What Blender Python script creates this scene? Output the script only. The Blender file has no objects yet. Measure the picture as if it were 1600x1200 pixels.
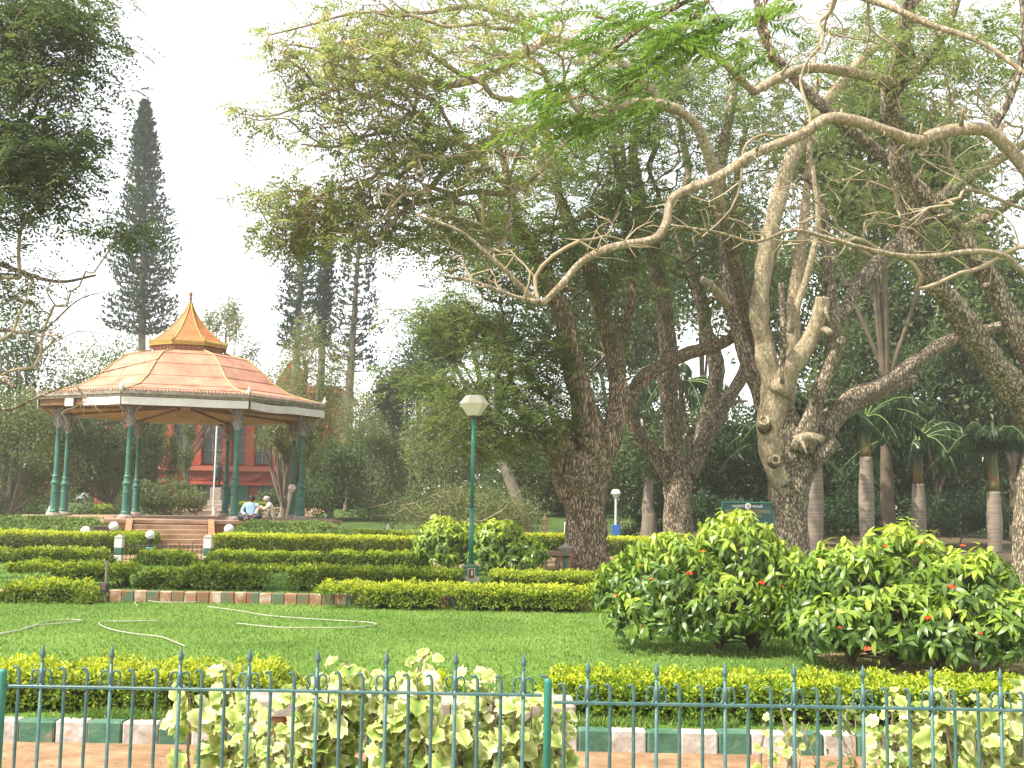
import bpy, math, random
import numpy as np
from mathutils import Vector, Matrix
S = bpy.context.scene
COL = S.collection
rng = np.random.default_rng(7)
random.seed(7)
PI = math.pi
# ------------------------------------------------------------------ camera
F, H, PITCH, ROLL = 1800.0, 1.6, math.radians(6.0), math.radians(1.0)
cam_d = bpy.data.cameras.new('camera'); cam = bpy.data.objects.new('camera', cam_d); COL.objects.link(cam)
cam.matrix_world = Matrix.Translation((0, 0, H)) @ Matrix.Rotation(PI/2+PITCH, 4, 'X') @ Matrix.Rotation(ROLL, 4, 'Z')
cam_d.sensor_width = 36; cam_d.lens = 36*F/1600; cam_d.clip_end = 3000; cam_d.clip_start = 0.1
S.camera = cam
# ------------------------------------------------------------------ world, sun, exposure
SUN = Vector((-0.50, -0.26, 0.80)).normalized()
w = bpy.data.worlds.new('World'); S.world = w; w.use_nodes = True
nt = w.node_tree; nt.nodes.clear()
sky = nt.nodes.new('ShaderNodeTexSky'); sky.sky_type = 'NISHITA'; sky.sun_disc = False
sky.sun_elevation = math.asin(SUN.z); sky.sun_rotation = math.atan2(SUN.x, SUN.y) % (2*PI)
sky.dust_density = 1.0; sky.air_density = 1.0; sky.ozone_density = 1.0
veil = nt.nodes.new('ShaderNodeHueSaturation'); veil.inputs['Saturation'].default_value = 0.18; veil.inputs['Value'].default_value = 1.35
bg = nt.nodes.new('ShaderNodeBackground'); bg.inputs['Strength'].default_value = 0.15
wo = nt.nodes.new('ShaderNodeOutputWorld')
nt.links.new(sky.outputs[0], veil.inputs['Color']); nt.links.new(veil.outputs[0], bg.inputs['Color']); nt.links.new(bg.outputs[0], wo.inputs[0])
sl = bpy.data.lights.new('sun', 'SUN'); sl.energy = 4.3; sl.angle = math.radians(0.8); sl.color = (1.0, 0.94, 0.80)
so = bpy.data.objects.new('sun', sl); COL.objects.link(so); so.rotation_euler = SUN.to_track_quat('Z', 'Y').to_euler(); so.location = (-20, -10, 40)
S.view_settings.view_transform = 'Standard'; S.view_settings.look = 'None'; S.view_settings.gamma = 1.0
S.view_settings.use_curve_mapping = False; S.view_settings.exposure = 1.1
S.render.engine = 'CYCLES'
S.cycles.max_bounces = 7; S.cycles.diffuse_bounces = 3; S.cycles.glossy_bounces = 2; S.cycles.transmission_bounces = 4
S.cycles.volume_bounces = 1; S.cycles.transparent_max_bounces = 8
S.cycles.use_denoising = True
# ------------------------------------------------------------------ pixel geometry (1600x1200 photo)
_M = np.array(cam.matrix_world.to_3x3())
def ray(px, py): return _M @ np.array([(px-800)/F, -(py-600)/F, -1.0])
def at(px, py, Y):
    d = ray(px, py); return np.array([0, 0, H]) + d*(Y/d[1])
def gp(px, py, z=0.0):
    d = ray(px, py); return np.array([0, 0, H]) + d*((z-H)/d[2])
# ------------------------------------------------------------------ mesh builder
class MB:
    def __init__(s): s.V = []; s.F = []; s.m = []; s.n = 0
    def add(s, V, Fs, mi=0):
        V = np.asarray(V, float).reshape(-1, 3)
        for f in Fs:
            f = np.asarray(f, int)
            if f.ndim == 1: f = f[None]
            if len(f): s.F.append(f+s.n); s.m.append(mi)
        s.V.append(V); s.n += len(V)
        return s
    def box(s, c, size, rz=0, mi=0, taper=1.0):
        x, y, z = np.array(size)/2.0
        P = []
        for k, t in ((-1, 1), (1, taper)):
            for a, b in ((-1, -1), (1, -1), (1, 1), (-1, 1)): P.append((a*x*t, b*y*t, k*z))
        P = np.array(P); cz, sz = math.cos(rz), math.sin(rz)
        P = P @ np.array([[cz, sz, 0], [-sz, cz, 0], [0, 0, 1]]) + np.array(c, float)
        return s.add(P, [np.array([(0, 3, 2, 1), (4, 5, 6, 7), (0, 1, 5, 4), (1, 2, 6, 5), (2, 3, 7, 6), (3, 0, 4, 7)])], mi)
    def cbox(s, c, size, b=0.01, rz=0, mi=0):   # box with chamfered vertical and top edges
        x, y, z = np.array(size)/2.0
        def ring(a, b2, h): return [(a-b, -b2, h), (a, -b2+b, h), (a, b2-b, h), (a-b, b2, h), (-a+b, b2, h), (-a, b2-b, h), (-a, -b2+b, h), (-a+b, -b2, h)]
        P = np.array(ring(x, y, -z)+ring(x, y, z-b)+ring(x-b*.8, y-b*.8, z))
        cz, sz = math.cos(rz), math.sin(rz)
        P = P @ np.array([[cz, sz, 0], [-sz, cz, 0], [0, 0, 1]]) + np.array(c, float)
        Q = []
        for r in (0, 8):
            for i in range(8): Q.append((r+i, r+(i+1) % 8, r+8+(i+1) % 8, r+8+i))
        return s.add(P, [np.array(Q), np.array([list(range(7, -1, -1))]), np.array([list(range(16, 24))])], mi)
    def hexa(s, P, mi=0):
        return s.add(P, [np.array([(0, 3, 2, 1), (4, 5, 6, 7), (0, 1, 5, 4), (1, 2, 6, 5), (2, 3, 7, 6), (3, 0, 4, 7)])], mi)
    def tube(s, P, R, n=8, caps=True, mi=0, lump=0.0, flute=0):
        P = np.asarray(P, float); m = len(P)
        R = np.broadcast_to(np.asarray(R, float), (m,))
        T = np.gradient(P, axis=0); T /= np.linalg.norm(T, axis=1)[:, None]+1e-9
        ref = np.array([0, 0, 1.]) if abs(T[0, 2]) < .9 else np.array([1., 0, 0])
        U = np.zeros((m, 3)); u = np.cross(T[0], ref); u /= np.linalg.norm(u)
        for i in range(m):
            u = u - T[i]*np.dot(u, T[i]); u /= np.linalg.norm(u)+1e-9; U[i] = u
        W = np.cross(T, U)
        a = np.arange(n)*2*PI/n
        rr = R[:, None]*np.ones((1, n))
        if lump > 0:
            ph = rng.uniform(0, 6, 6); k = np.arange(m)[:, None]
            rr = rr*(1+lump*(np.sin(a*3+ph[0]+k*.35)*.5+np.sin(a*5+ph[1]-k*.5)*.35+np.sin(a*2+k*.9+ph[2])*.5+rng.normal(0, .25, (m, n))))
        if flute: rr = rr*(1+.05*np.cos(a*flute))
        V = P[:, None]+rr[..., None]*(np.cos(a)[None, :, None]*U[:, None]+np.sin(a)[None, :, None]*W[:, None])
        i = np.arange(m-1)[:, None]*n; j = np.arange(n)[None]; j2 = (j+1) % n
        Q = np.stack([i+j, i+j2, i+n+j2, i+n+j], -1).reshape(-1, 4)
        Fs = [Q]
        if caps: Fs += [np.arange(n)[::-1], np.arange(n)+(m-1)*n]
        return s.add(V, Fs, mi)
    def lathe(s, prof, n=16, c=(0, 0, 0), mi=0, rot=0.0, caps=True):
        prof = np.array(prof, float); m = len(prof)
        a = np.arange(n)*2*PI/n+rot
        V = np.stack([prof[:, 0:1]*np.cos(a), prof[:, 0:1]*np.sin(a), prof[:, 1:2]*np.ones(n)], -1)+np.array(c, float)
        i = np.arange(m-1)[:, None]*n; j = np.arange(n)[None]; j2 = (j+1) % n
        Q = np.stack([i+j, i+j2, i+n+j2, i+n+j], -1).reshape(-1, 4)
        Fs = [Q]
        if caps: Fs += [np.arange(n)[::-1], np.arange(n)+(m-1)*n]
        return s.add(V, Fs, mi)
    def prism(s, poly, y0, y1, mi=0):    # poly in x,z extruded along y
        n = len(poly); P = [(x, y0, z) for x, z in poly]+[(x, y1, z) for x, z in poly]
        Q = [(i, (i+1) % n, n+(i+1) % n, n+i) for i in range(n)]
        return s.add(P, [np.array(Q), np.arange(n)[::-1], np.arange(n)+n], mi)
    def data(s):
        return (np.concatenate(s.V) if s.V else np.zeros((0, 3))), s.F, s.m

def mesh(name, V, Fs, mats, mi=None, smooth=False, tone=None):
    me = bpy.data.meshes.new(name)
    V = np.asarray(V, np.float32); me.vertices.add(len(V)); me.vertices.foreach_set('co', V.ravel())
    idx = np.concatenate([f.ravel() for f in Fs]).astype(np.int32)
    tot = np.concatenate([np.full(len(f), f.shape[1]) for f in Fs]).astype(np.int32)
    st = np.concatenate([[0], np.cumsum(tot)[:-1]]).astype(np.int32)
    me.loops.add(len(idx)); me.loops.foreach_set('vertex_index', idx)
    me.polygons.add(len(tot)); me.polygons.foreach_set('loop_start', st)
    try: me.polygons.foreach_set('loop_total', tot)
    except Exception: pass
    if mi is not None and any(mi):
        me.polygons.foreach_set('material_index', np.concatenate([np.full(len(f), k) for f, k in zip(Fs, mi)]).astype(np.int32))
    me.polygons.foreach_set('use_smooth', np.full(len(tot), smooth))
    if tone is not None:
        at_ = me.attributes.new('tone', 'FLOAT', 'POINT'); at_.data.foreach_set('value', np.asarray(tone, np.float32))
    for m in (mats if isinstance(mats, (list, tuple)) else [mats]): me.materials.append(m)
    me.update(calc_edges=True)
    return me
LOC = {}
def thing(name, label, cat, loc=(0, 0, 0), group=None, rz=0.0):
    o = bpy.data.objects.new(name, None); COL.objects.link(o); o.empty_display_size = .2
    o.location = Vector([float(v) for v in loc]); o.rotation_euler = (0, 0, rz)
    o['label'] = label; o['category'] = cat
    if group: o['group'] = group
    LOC[o.name] = (np.array(loc, float), rz); return o
def wloc(p):
    if p is None: return np.zeros(3), 0.0
    return LOC[p.name]
def part(name, mb, mat, parent=None, kind=None, smooth=False, local=False, label=None):
    V, Fs, mi = mb.data()
    return part_raw(name, V, Fs, mat, parent, kind, smooth, local, label, mi=mi)
def part_raw(name, V, Fs, mat, parent=None, kind=None, smooth=False, local=False, label=None, mi=None, tone=None):
    V = np.asarray(V, float)
    if parent is not None:
        L, rz = wloc(parent)
        if not local: 
            V = V-L
            if rz:
                c, s_ = math.cos(-rz), math.sin(-rz); V = V @ np.array([[c, s_, 0], [-s_, c, 0], [0, 0, 1]])
        LOCn = (L, rz)
    else: LOCn = (np.zeros(3), 0.0)
    o = bpy.data.objects.new(name, mesh(name, V, Fs, mat, mi, smooth, tone)); COL.objects.link(o)
    if parent is not None: o.parent = parent
    if kind: o['kind'] = kind
    if label: o['label'] = label
    LOC[o.name] = LOCn
    return o
def single(name, label, cat, mb, mat, loc, group=None, smooth=False, kind=None):
    V, Fs, mi = mb.data(); L = np.array(loc, float)
    o = bpy.data.objects.new(name, mesh(name, V-L, Fs, mat, mi, smooth)); COL.objects.link(o); o.location = Vector(L)
    o['label'] = label; o['category'] = cat
    if group: o['group'] = group
    if kind: o['kind'] = kind
    LOC[o.name] = (L, 0.0); return o
def dup(root, loc, label=None, rz=None, group=None):
    r = root.copy(); COL.objects.link(r); r.location = Vector([float(v) for v in loc])
    if rz is not None: r.rotation_euler = (0, 0, rz)
    if label: r['label'] = label
    if group: r['group'] = group
    for ch in list(root.children):
        c = ch.copy(); COL.objects.link(c); c.parent = r
        for g in ch.children:
            d = g.copy(); COL.objects.link(d); d.parent = c
    LOC[r.name] = (np.array(loc, float), 0.0); return r
# ------------------------------------------------------------------ materials
def newmat(name):
    m = bpy.data.materials.new(name); m.use_nodes = True; n = m.node_tree; n.nodes.clear()
    out = n.nodes.new('ShaderNodeOutputMaterial'); return m, n, out
def rgba(c): return (c[0], c[1], c[2], 1)
def surf(name, stops, scale=5.0, rough=.8, bump=.3, bscale=None, stretch=(1, 1, 1), detail=6, metal=0.0, spec=.3, dist=.02, speck=None, bands=None):
    """noise-mottled surface; stops = list of (pos, colour)"""
    m, n, out = newmat(name); L = n.links.new
    tc = n.nodes.new('ShaderNodeTexCoord'); mp = n.nodes.new('ShaderNodeMapping'); mp.inputs['Scale'].default_value = stretch
    L(tc.outputs['Object'], mp.inputs['Vector'])
    nz = n.nodes.new('ShaderNodeTexNoise'); nz.inputs['Scale'].default_value = scale; nz.inputs['Detail'].default_value = detail; nz.inputs['Roughness'].default_value = .62
    L(mp.outputs[0], nz.inputs['Vector'])
    cr = n.nodes.new('ShaderNodeValToRGB'); el = cr.color_ramp.elements
    el[0].position = stops[0][0]; el[0].color = rgba(stops[0][1]); el[1].position = stops[-1][0]; el[1].color = rgba(stops[-1][1])
    for p, c in stops[1:-1]: e = el.new(p); e.color = rgba(c)
    L(nz.outputs['Fac'], cr.inputs['Fac'])
    colour = cr.outputs[0]
    if speck:   # (scale, threshold, colour)
        n2 = n.nodes.new('ShaderNodeTexNoise'); n2.inputs['Scale'].default_value = speck[0]; n2.inputs['Detail'].default_value = 4; L(mp.outputs[0], n2.inputs['Vector'])
        r2 = n.nodes.new('ShaderNodeValToRGB'); r2.color_ramp.elements[0].position = speck[1]; r2.color_ramp.elements[1].position = min(1, speck[1]+.1)
        L(n2.outputs['Fac'], r2.inputs['Fac'])
        mx = n.nodes.new('ShaderNodeMixRGB'); L(r2.outputs[0], mx.inputs['Fac']); L(colour, mx.inputs[1]); mx.inputs[2].default_value = rgba(speck[2]); colour = mx.outputs[0]
    b = n.nodes.new('ShaderNodeBsdfPrincipled'); L(colour, b.inputs['Base Color']); b.inputs['Roughness'].default_value = rough
    b.inputs['Metallic'].default_value = metal; b.inputs['Specular IOR Level'].default_value = spec
    if bump:
        n3 = n.nodes.new('ShaderNodeTexNoise'); n3.inputs['Scale'].default_value = bscale or scale*4; n3.inputs['Detail'].default_value = 8; L(mp.outputs[0], n3.inputs['Vector'])
        bp = n.nodes.new('ShaderNodeBump'); bp.inputs['Strength'].default_value = bump; bp.inputs['Distance'].default_value = dist
        L(n3.outputs['Fac'], bp.inputs['Height']); L(bp.outputs[0], b.inputs['Normal'])
    L(b.outputs[0], out.inputs['Surface']); return m
def leafmat(name, stops, trans=.35, rough=.5, spec=.3):
    m, n, out = newmat(name); L = n.links.new
    at_ = n.nodes.new('ShaderNodeAttribute'); at_.attribute_name = 'tone'
    cr = n.nodes.new('ShaderNodeValToRGB'); el = cr.color_ramp.elements
    el[0].position = stops[0][0]; el[0].color = rgba(stops[0][1]); el[1].position = stops[-1][0]; el[1].color = rgba(stops[-1][1])
    for p, c in stops[1:-1]: e = el.new(p); e.color = rgba(c)
    L(at_.outputs['Fac'], cr.inputs['Fac'])
    b = n.nodes.new('ShaderNodeBsdfPrincipled'); L(cr.outputs[0], b.inputs['Base Color']); b.inputs['Roughness'].default_value = rough; b.inputs['Specular IOR Level'].default_value = spec
    t = n.nodes.new('ShaderNodeBsdfTranslucent')
    hs = n.nodes.new('ShaderNodeHueSaturation'); hs.inputs['Value'].default_value = 1.5; hs.inputs['Saturation'].default_value = 1.1; L(cr.outputs[0], hs.inputs['Color']); L(hs.outputs[0], t.inputs['Color'])
    mx = n.nodes.new('ShaderNodeMixShader'); mx.inputs[0].default_value = trans
    L(b.outputs[0], mx.inputs[1]); L(t.outputs[0], mx.inputs[2]); L(mx.outputs[0], out.inputs['Surface']); return m
def barkmat(name, stops, moss, stretch=(1.9, 1.9, .8), crack=.75):
    m, n, out = newmat(name); L = n.links.new
    tc = n.nodes.new('ShaderNodeTexCoord'); mp = n.nodes.new('ShaderNodeMapping'); mp.inputs['Scale'].default_value = stretch; L(tc.outputs['Object'], mp.inputs['Vector'])
    n1 = n.nodes.new('ShaderNodeTexNoise'); n1.inputs['Scale'].default_value = 4.5; n1.inputs['Detail'].default_value = 12; n1.inputs['Roughness'].default_value = .72; n1.inputs['Distortion'].default_value = .6; L(mp.outputs[0], n1.inputs['Vector'])
    cr = n.nodes.new('ShaderNodeValToRGB'); el = cr.color_ramp.elements
    el[0].position = stops[0][0]; el[0].color = rgba(stops[0][1]); el[1].position = stops[-1][0]; el[1].color = rgba(stops[-1][1])
    for p, c in stops[1:-1]: e = el.new(p); e.color = rgba(c)
    L(n1.outputs['Fac'], cr.inputs['Fac'])
    wp = n.nodes.new('ShaderNodeMixRGB'); wp.blend_type = 'ADD'; wp.inputs['Fac'].default_value = .35; L(mp.outputs[0], wp.inputs[1]); L(n1.outputs['Color'], wp.inputs[2])
    vo = n.nodes.new('ShaderNodeTexVoronoi'); vo.feature = 'DISTANCE_TO_EDGE'; vo.inputs['Scale'].default_value = 7.5; L(wp.outputs[0], vo.inputs['Vector'])
    cr2 = n.nodes.new('ShaderNodeMapRange'); cr2.inputs['From Min'].default_value = 0; cr2.inputs['From Max'].default_value = .16; cr2.inputs['To Min'].default_value = 1-crack; cr2.inputs['To Max'].default_value = 1.0; L(vo.outputs['Distance'], cr2.inputs['Value'])
    mu = n.nodes.new('ShaderNodeMixRGB'); mu.blend_type = 'MULTIPLY'; mu.inputs['Fac'].default_value = 1; L(cr.outputs[0], mu.inputs[1]); L(cr2.outputs[0], mu.inputs[2])
    n2 = n.nodes.new('ShaderNodeTexNoise'); n2.inputs['Scale'].default_value = 1.3; n2.inputs['Detail'].default_value = 8; n2.inputs['Roughness'].default_value = .7; L(tc.outputs['Object'], n2.inputs['Vector'])
    r2 = n.nodes.new('ShaderNodeValToRGB'); r2.color_ramp.elements[0].position = .55; r2.color_ramp.elements[1].position = .68; r2.color_ramp.elements[1].color = (.8, .8, .8, 1); L(n2.outputs['Fac'], r2.inputs['Fac'])
    mx = n.nodes.new('ShaderNodeMixRGB'); L(r2.outputs[0], mx.inputs['Fac']); L(mu.outputs[0], mx.inputs[1]); mx.inputs[2].default_value = rgba(moss)
    b = n.nodes.new('ShaderNodeBsdfPrincipled'); L(mx.outputs[0], b.inputs['Base Color']); b.inputs['Roughness'].default_value = .95; b.inputs['Specular IOR Level'].default_value = .15
    hs = n.nodes.new('ShaderNodeMath'); hs.operation = 'MULTIPLY_ADD'; hs.inputs[1].default_value = .8; L(n1.outputs['Fac'], hs.inputs[0]); L(cr2.outputs[0], hs.inputs[2])
    bp = n.nodes.new('ShaderNodeBump'); bp.inputs['Strength'].default_value = 1.0; bp.inputs['Distance'].default_value = .06; L(hs.outputs[0], bp.inputs['Height']); L(bp.outputs[0], b.inputs['Normal'])
    L(b.outputs[0], out.inputs['Surface']); return m
def flat(name, c, rough=.6, metal=0, spec=.4): 
    return surf(name, [(.3, tuple(v*.88 for v in c)), (.7, tuple(min(1, v*1.08) for v in c))], 9, rough, .08, 40, metal=metal, spec=spec)
MT = {}
MT['soil'] = surf('red_soil', [(.3, (.17, .09, .045)), (.5, (.25, .15, .08)), (.7, (.33, .225, .135))], 3.5, .95, .5, 30, dist=.02, speck=(14, .66, (.42, .30, .20)))
MT['soil_dull'] = surf('dry_soil', [(.25, (.20, .12, .065)), (.75, (.36, .235, .14))], 1.4, .95, .4, 12, speck=(7, .6, (.12, .13, .05)))
MT['terra'] = surf('terracotta_plaster', [(.2, (.24, .10, .05)), (.5, (.36, .17, .09)), (.8, (.43, .24, .14))], 2.0, .85, .2, 20)
MT['stair'] = surf('stair_stone', [(.3, (.22, .125, .075)), (.5, (.31, .195, .125)), (.7, (.38, .27, .185))], 1.8, .85, .2, 20)
MT['kgreen'] = surf('kerb_green_paint', [(.35, (.045, .10, .06)), (.5, (.06, .145, .09)), (.7, (.11, .19, .125))], 6, .75, .3, 30, speck=(7, .60, (.20, .17, .12)))
MT['kwhite'] = surf('kerb_white_paint', [(.3, (.20, .155, .12)), (.42, (.36, .31, .27)), (.62, (.50, .47, .43))], 7, .85, .3, 30, speck=(9, .60, (.40, .26, .17)))
MT['kwhite_far'] = surf('weathered_kerb_white', [(.35, (.22, .10, .05)), (.5, (.34, .20, .125)), (.62, (.46, .38, .30))], 5, .85, .3, 30)
MT['kgreen_far'] = surf('weathered_kerb_green', [(.4, (.22, .105, .055)), (.52, (.13, .13, .075)), (.62, (.085, .14, .085))], 5, .8, .3, 30)
MT['fence'] = surf('fence_green_paint', [(.3, (.025, .075, .072)), (.5, (.042, .115, .108)), (.7, (.10, .155, .145))], 14, .45, .25, 90, dist=.004, spec=.5, speck=(30, .68, (.13, .09, .06)))
MT['postgreen'] = surf('post_green_paint', [(.25, (.015, .13, .09)), (.7, (.03, .21, .15))], 10, .4, .1, 60, spec=.5, dist=.004)
MT['stone'] = surf('bench_stone', [(.25, (.20, .16, .13)), (.5, (.32, .27, .23)), (.8, (.42, .36, .31))], 9, .9, .4, 60, dist=.006, speck=(24, .62, (.24, .19, .15)))
MT['bark'] = barkmat('bark', [(.30, (.13, .098, .068)), (.42, (.30, .235, .165)), (.54, (.44, .355, .26)), (.66, (.58, .50, .39))], (.12, .12, .06), crack=.65)
MT['barkpale'] = barkmat('pale_bark', [(.30, (.18, .13, .08)), (.42, (.40, .31, .20)), (.56, (.55, .45, .31)), (.70, (.64, .56, .42))], (.22, .19, .11), crack=.22)
MT['barkred'] = barkmat('reddish_trunk_bark', [(.30, (.15, .095, .06)), (.42, (.36, .245, .155)), (.55, (.52, .39, .265)), (.68, (.62, .52, .39))], (.15, .12, .065), stretch=(2.6, 2.6, .55))
MT['twig'] = surf('twig_bark', [(.2, (.14, .10, .06)), (.5, (.32, .25, .16)), (.8, (.46, .38, .27))], 2.0, .9, 0)
MT['twigdark'] = surf('dark_twig_bark', [(.2, (.06, .045, .03)), (.8, (.17, .125, .085))], 2.0, .9, 0)
MT['trunkfar'] = surf('grey_trunk_bark', [(.2, (.11, .085, .065)), (.8, (.28, .23, .18))], 2.0, .9, .5, 6, stretch=(2, 2, .5), dist=.05)
MT['palmtrunk'] = surf('palm_trunk', [(.25, (.12, .095, .07)), (.5, (.22, .18, .14)), (.75, (.31, .26, .205))], 3.0, .85, .5, 6, stretch=(.35, .35, 7), dist=.03)
MT['palmshaft'] = surf('palm_crownshaft', [(.35, (.06, .10, .025)), (.5, (.10, .13, .03)), (.62, (.24, .09, .045))], 1.2, .5, .05)
LM = {}
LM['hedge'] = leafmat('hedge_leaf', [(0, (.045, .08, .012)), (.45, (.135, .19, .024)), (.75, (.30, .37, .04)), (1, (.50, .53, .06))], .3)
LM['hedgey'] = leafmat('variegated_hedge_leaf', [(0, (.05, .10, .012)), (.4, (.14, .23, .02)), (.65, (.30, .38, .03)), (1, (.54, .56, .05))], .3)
LM['grass'] = leafmat('grass_blade', [(0, (.07, .125, .022)), (.5, (.155, .255, .048)), (1, (.31, .39, .11))], .3)
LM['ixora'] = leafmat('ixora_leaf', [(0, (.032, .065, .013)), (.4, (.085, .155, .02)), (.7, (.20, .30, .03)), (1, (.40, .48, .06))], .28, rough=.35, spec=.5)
LM['feather'] = leafmat('feathery_leaf', [(0, (.065, .09, .03)), (.5, (.14, .18, .06)), (.85, (.22, .25, .09)), (1, (.33, .31, .10))], .5)
LM['bright'] = leafmat('bright_fern_leaf', [(0, (.055, .11, .022)), (.5, (.11, .19, .035)), (1, (.20, .29, .06))], .45)
LM['dark'] = leafmat('dark_feathery_leaf', [(0, (.04, .06, .022)), (.6, (.085, .12, .045)), (1, (.14, .17, .06))], .45)
LM['pod'] = leafmat('dry_seed_pod', [(0, (.10, .05, .035)), (1, (.26, .16, .11))], .2)
LM['olive'] = leafmat('olive_leaf', [(0, (.06, .08, .028)), (.5, (.15, .18, .06)), (1, (.29, .30, .12))], .35)
LM['mid'] = leafmat('mid_green_leaf', [(0, (.032, .058, .02)), (.5, (.09, .13, .042)), (1, (.17, .21, .07))], .3)
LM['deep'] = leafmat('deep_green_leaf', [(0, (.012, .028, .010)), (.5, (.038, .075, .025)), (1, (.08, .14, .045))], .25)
LM['conifer'] = leafmat('araucaria_leaf', [(0, (.012, .032, .022)), (.6, (.030, .062, .038)), (1, (.055, .10, .05))], .12)
LM['palm'] = leafmat('palm_leaf', [(0, (.015, .036, .016)), (.6, (.035, .070, .028)), (1, (.08, .12, .05))], .3, rough=.35)
LM['cream'] = leafmat('cream_variegated_leaf', [(0, (.10, .17, .035)), (.35, (.26, .34, .07)), (.6, (.48, .52, .18)), (1, (.72, .70, .44))], .3, rough=.4)
LM['ground'] = leafmat('ground_cover_leaf', [(0, (.05, .09, .02)), (.5, (.13, .20, .045)), (.9, (.28, .36, .10)), (1, (.34, .20, .14))], .3)
# ------------------------------------------------------------------ foliage generators
def unit(v): return v/(np.linalg.norm(v, axis=-1, keepdims=True)+1e-9)
def leaves(P, D, N, L, W, fold=.12, bend=.15):
    """kite leaves: 4 vertices, 2 triangles each"""
    D = unit(D); Sd = unit(np.cross(D, N)); N = np.cross(Sd, D)
    L = np.broadcast_to(L, (len(P),))[:, None]; W = np.broadcast_to(W, (len(P),))[:, None]
    tip = P+D*L-N*bend*L; ml = P+D*L*.45+Sd*W*.5+N*fold*W; mr = P+D*L*.45-Sd*W*.5+N*fold*W
    V = np.stack([P, mr, tip, ml], 1).reshape(-1, 3)
    k = np.arange(len(P))[:, None]*4
    Fc = np.concatenate([k+np.array([0, 1, 2]), k+np.array([0, 2, 3])])
    return V, Fc
def sprays(P, D, L, npair=6, pl=.14, pw=.028, droop=.25, tone=None, flat_=.25):
    """pinnate sprays; each is 2*npair kite pinnae off a rachis"""
    n = len(P); D = unit(D); up = np.array([0, 0, 1.])+rng.normal(0, flat_, (n, 3))
    Sd = unit(np.cross(D, up)); N = np.cross(Sd, D)
    L = np.broadcast_to(L, (n,)); t = (np.arange(npair)+.6)/npair
    Ps = P[:, None]+D[:, None]*(L[:, None]*t)[..., None]-np.array([0, 0, 1.])*(L[:, None]*t**2*droop)[..., None]
    sc = np.sin(np.clip(t*.75+.22, 0, 1)*PI)*.75+.25
    out = []; 
    for sg in (-1, 1):
        d = Sd[:, None]*sg*.85+D[:, None]*.55+rng.normal(0, .12, (n, npair, 3)); d[..., 2] -= .18
        V, Fc = leaves(Ps.reshape(-1, 3), d.reshape(-1, 3), np.repeat(N, npair, 0), (pl*sc*np.ones((n, 1))).ravel()*rng.uniform(.8, 1.2, n*npair), pw, 0, .12)
        out.append((V, Fc))
    V = np.concatenate([out[0][0], out[1][0]]); Fc = np.concatenate([out[0][1], out[1][1]+len(out[0][0])])
    tone = rng.uniform(.1, .9, n) if tone is None else tone
    tn = np.repeat(tone, npair); tn = np.concatenate([tn, tn])+rng.normal(0, .07, 2*n*npair)
    return V, Fc, np.repeat(np.clip(tn, 0, 1), 4)
def wob(p, f, seed=0.0):
    """cheap smooth noise in about -1..1"""
    p = np.asarray(p)*f; x, y, z = p[..., 0]+seed, p[..., 1]+seed*1.7, p[..., 2]-seed
    return (np.sin(x*1.0+1.3*np.sin(y*.9+z*.7))+np.sin(y*1.3+1.1*np.sin(z*1.1+x*.6)+2)+np.sin(z*1.2+1.2*np.sin(x*1.2-y*.5)+4)+.6*np.sin(x*2.7+y*2.1)+.6*np.sin(y*3.1-z*2.3))/3.2
def rdir(n):
    return unit(rng.normal(0, 1, (n, 3)))
def merge(lst):
    V = []; Fc = []; T = []; k = 0
    for v, f, t in lst: V.append(v); Fc.append(f+k); T.append(t); k += len(v)
    return np.concatenate(V), [np.concatenate(Fc)], np.concatenate(T)
# ================================================================== SETTING
def sheet(name, xs, ys, zf, mat):
    X, Y = np.meshgrid(xs, ys); Z = zf(X, Y); V = np.stack([X, Y, Z], -1).reshape(-1, 3)
    nx, ny = len(xs), len(ys); i = np.arange(ny-1)[:, None]*nx; j = np.arange(nx-1)[None]
    Q = np.stack([i+j, i+j+1, i+nx+j+1, i+nx+j], -1).reshape(-1, 4)
    o = part_raw(name, V, [Q], mat, None, 'structure', True); return o
def sst(a, b, x): t = np.clip((x-a)/(b-a), 0, 1); return t*t*(3-2*t)
TZ = .02            # level of the garden behind the back kerb
def ground_z(x, y):
    x = np.asarray(x, float); y = np.asarray(y, float)
    z = np.where(y < 18.35, 0.0, TZ)
    z = z+sst(48, 70, y)*1.15*sst(30, 5, x)+sst(46, 70, y)*.5*sst(5, 30, x)
    z = np.where(y < 8.48, -.13, z)
    return z
MT['floor'] = surf('shade_brown_floor', [(.3, (.05, .035, .02)), (.5, (.09, .07, .035)), (.7, (.16, .115, .07))], 2.0, .95, .5, 14)  # dark browns stand for canopy shade on the ground
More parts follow.
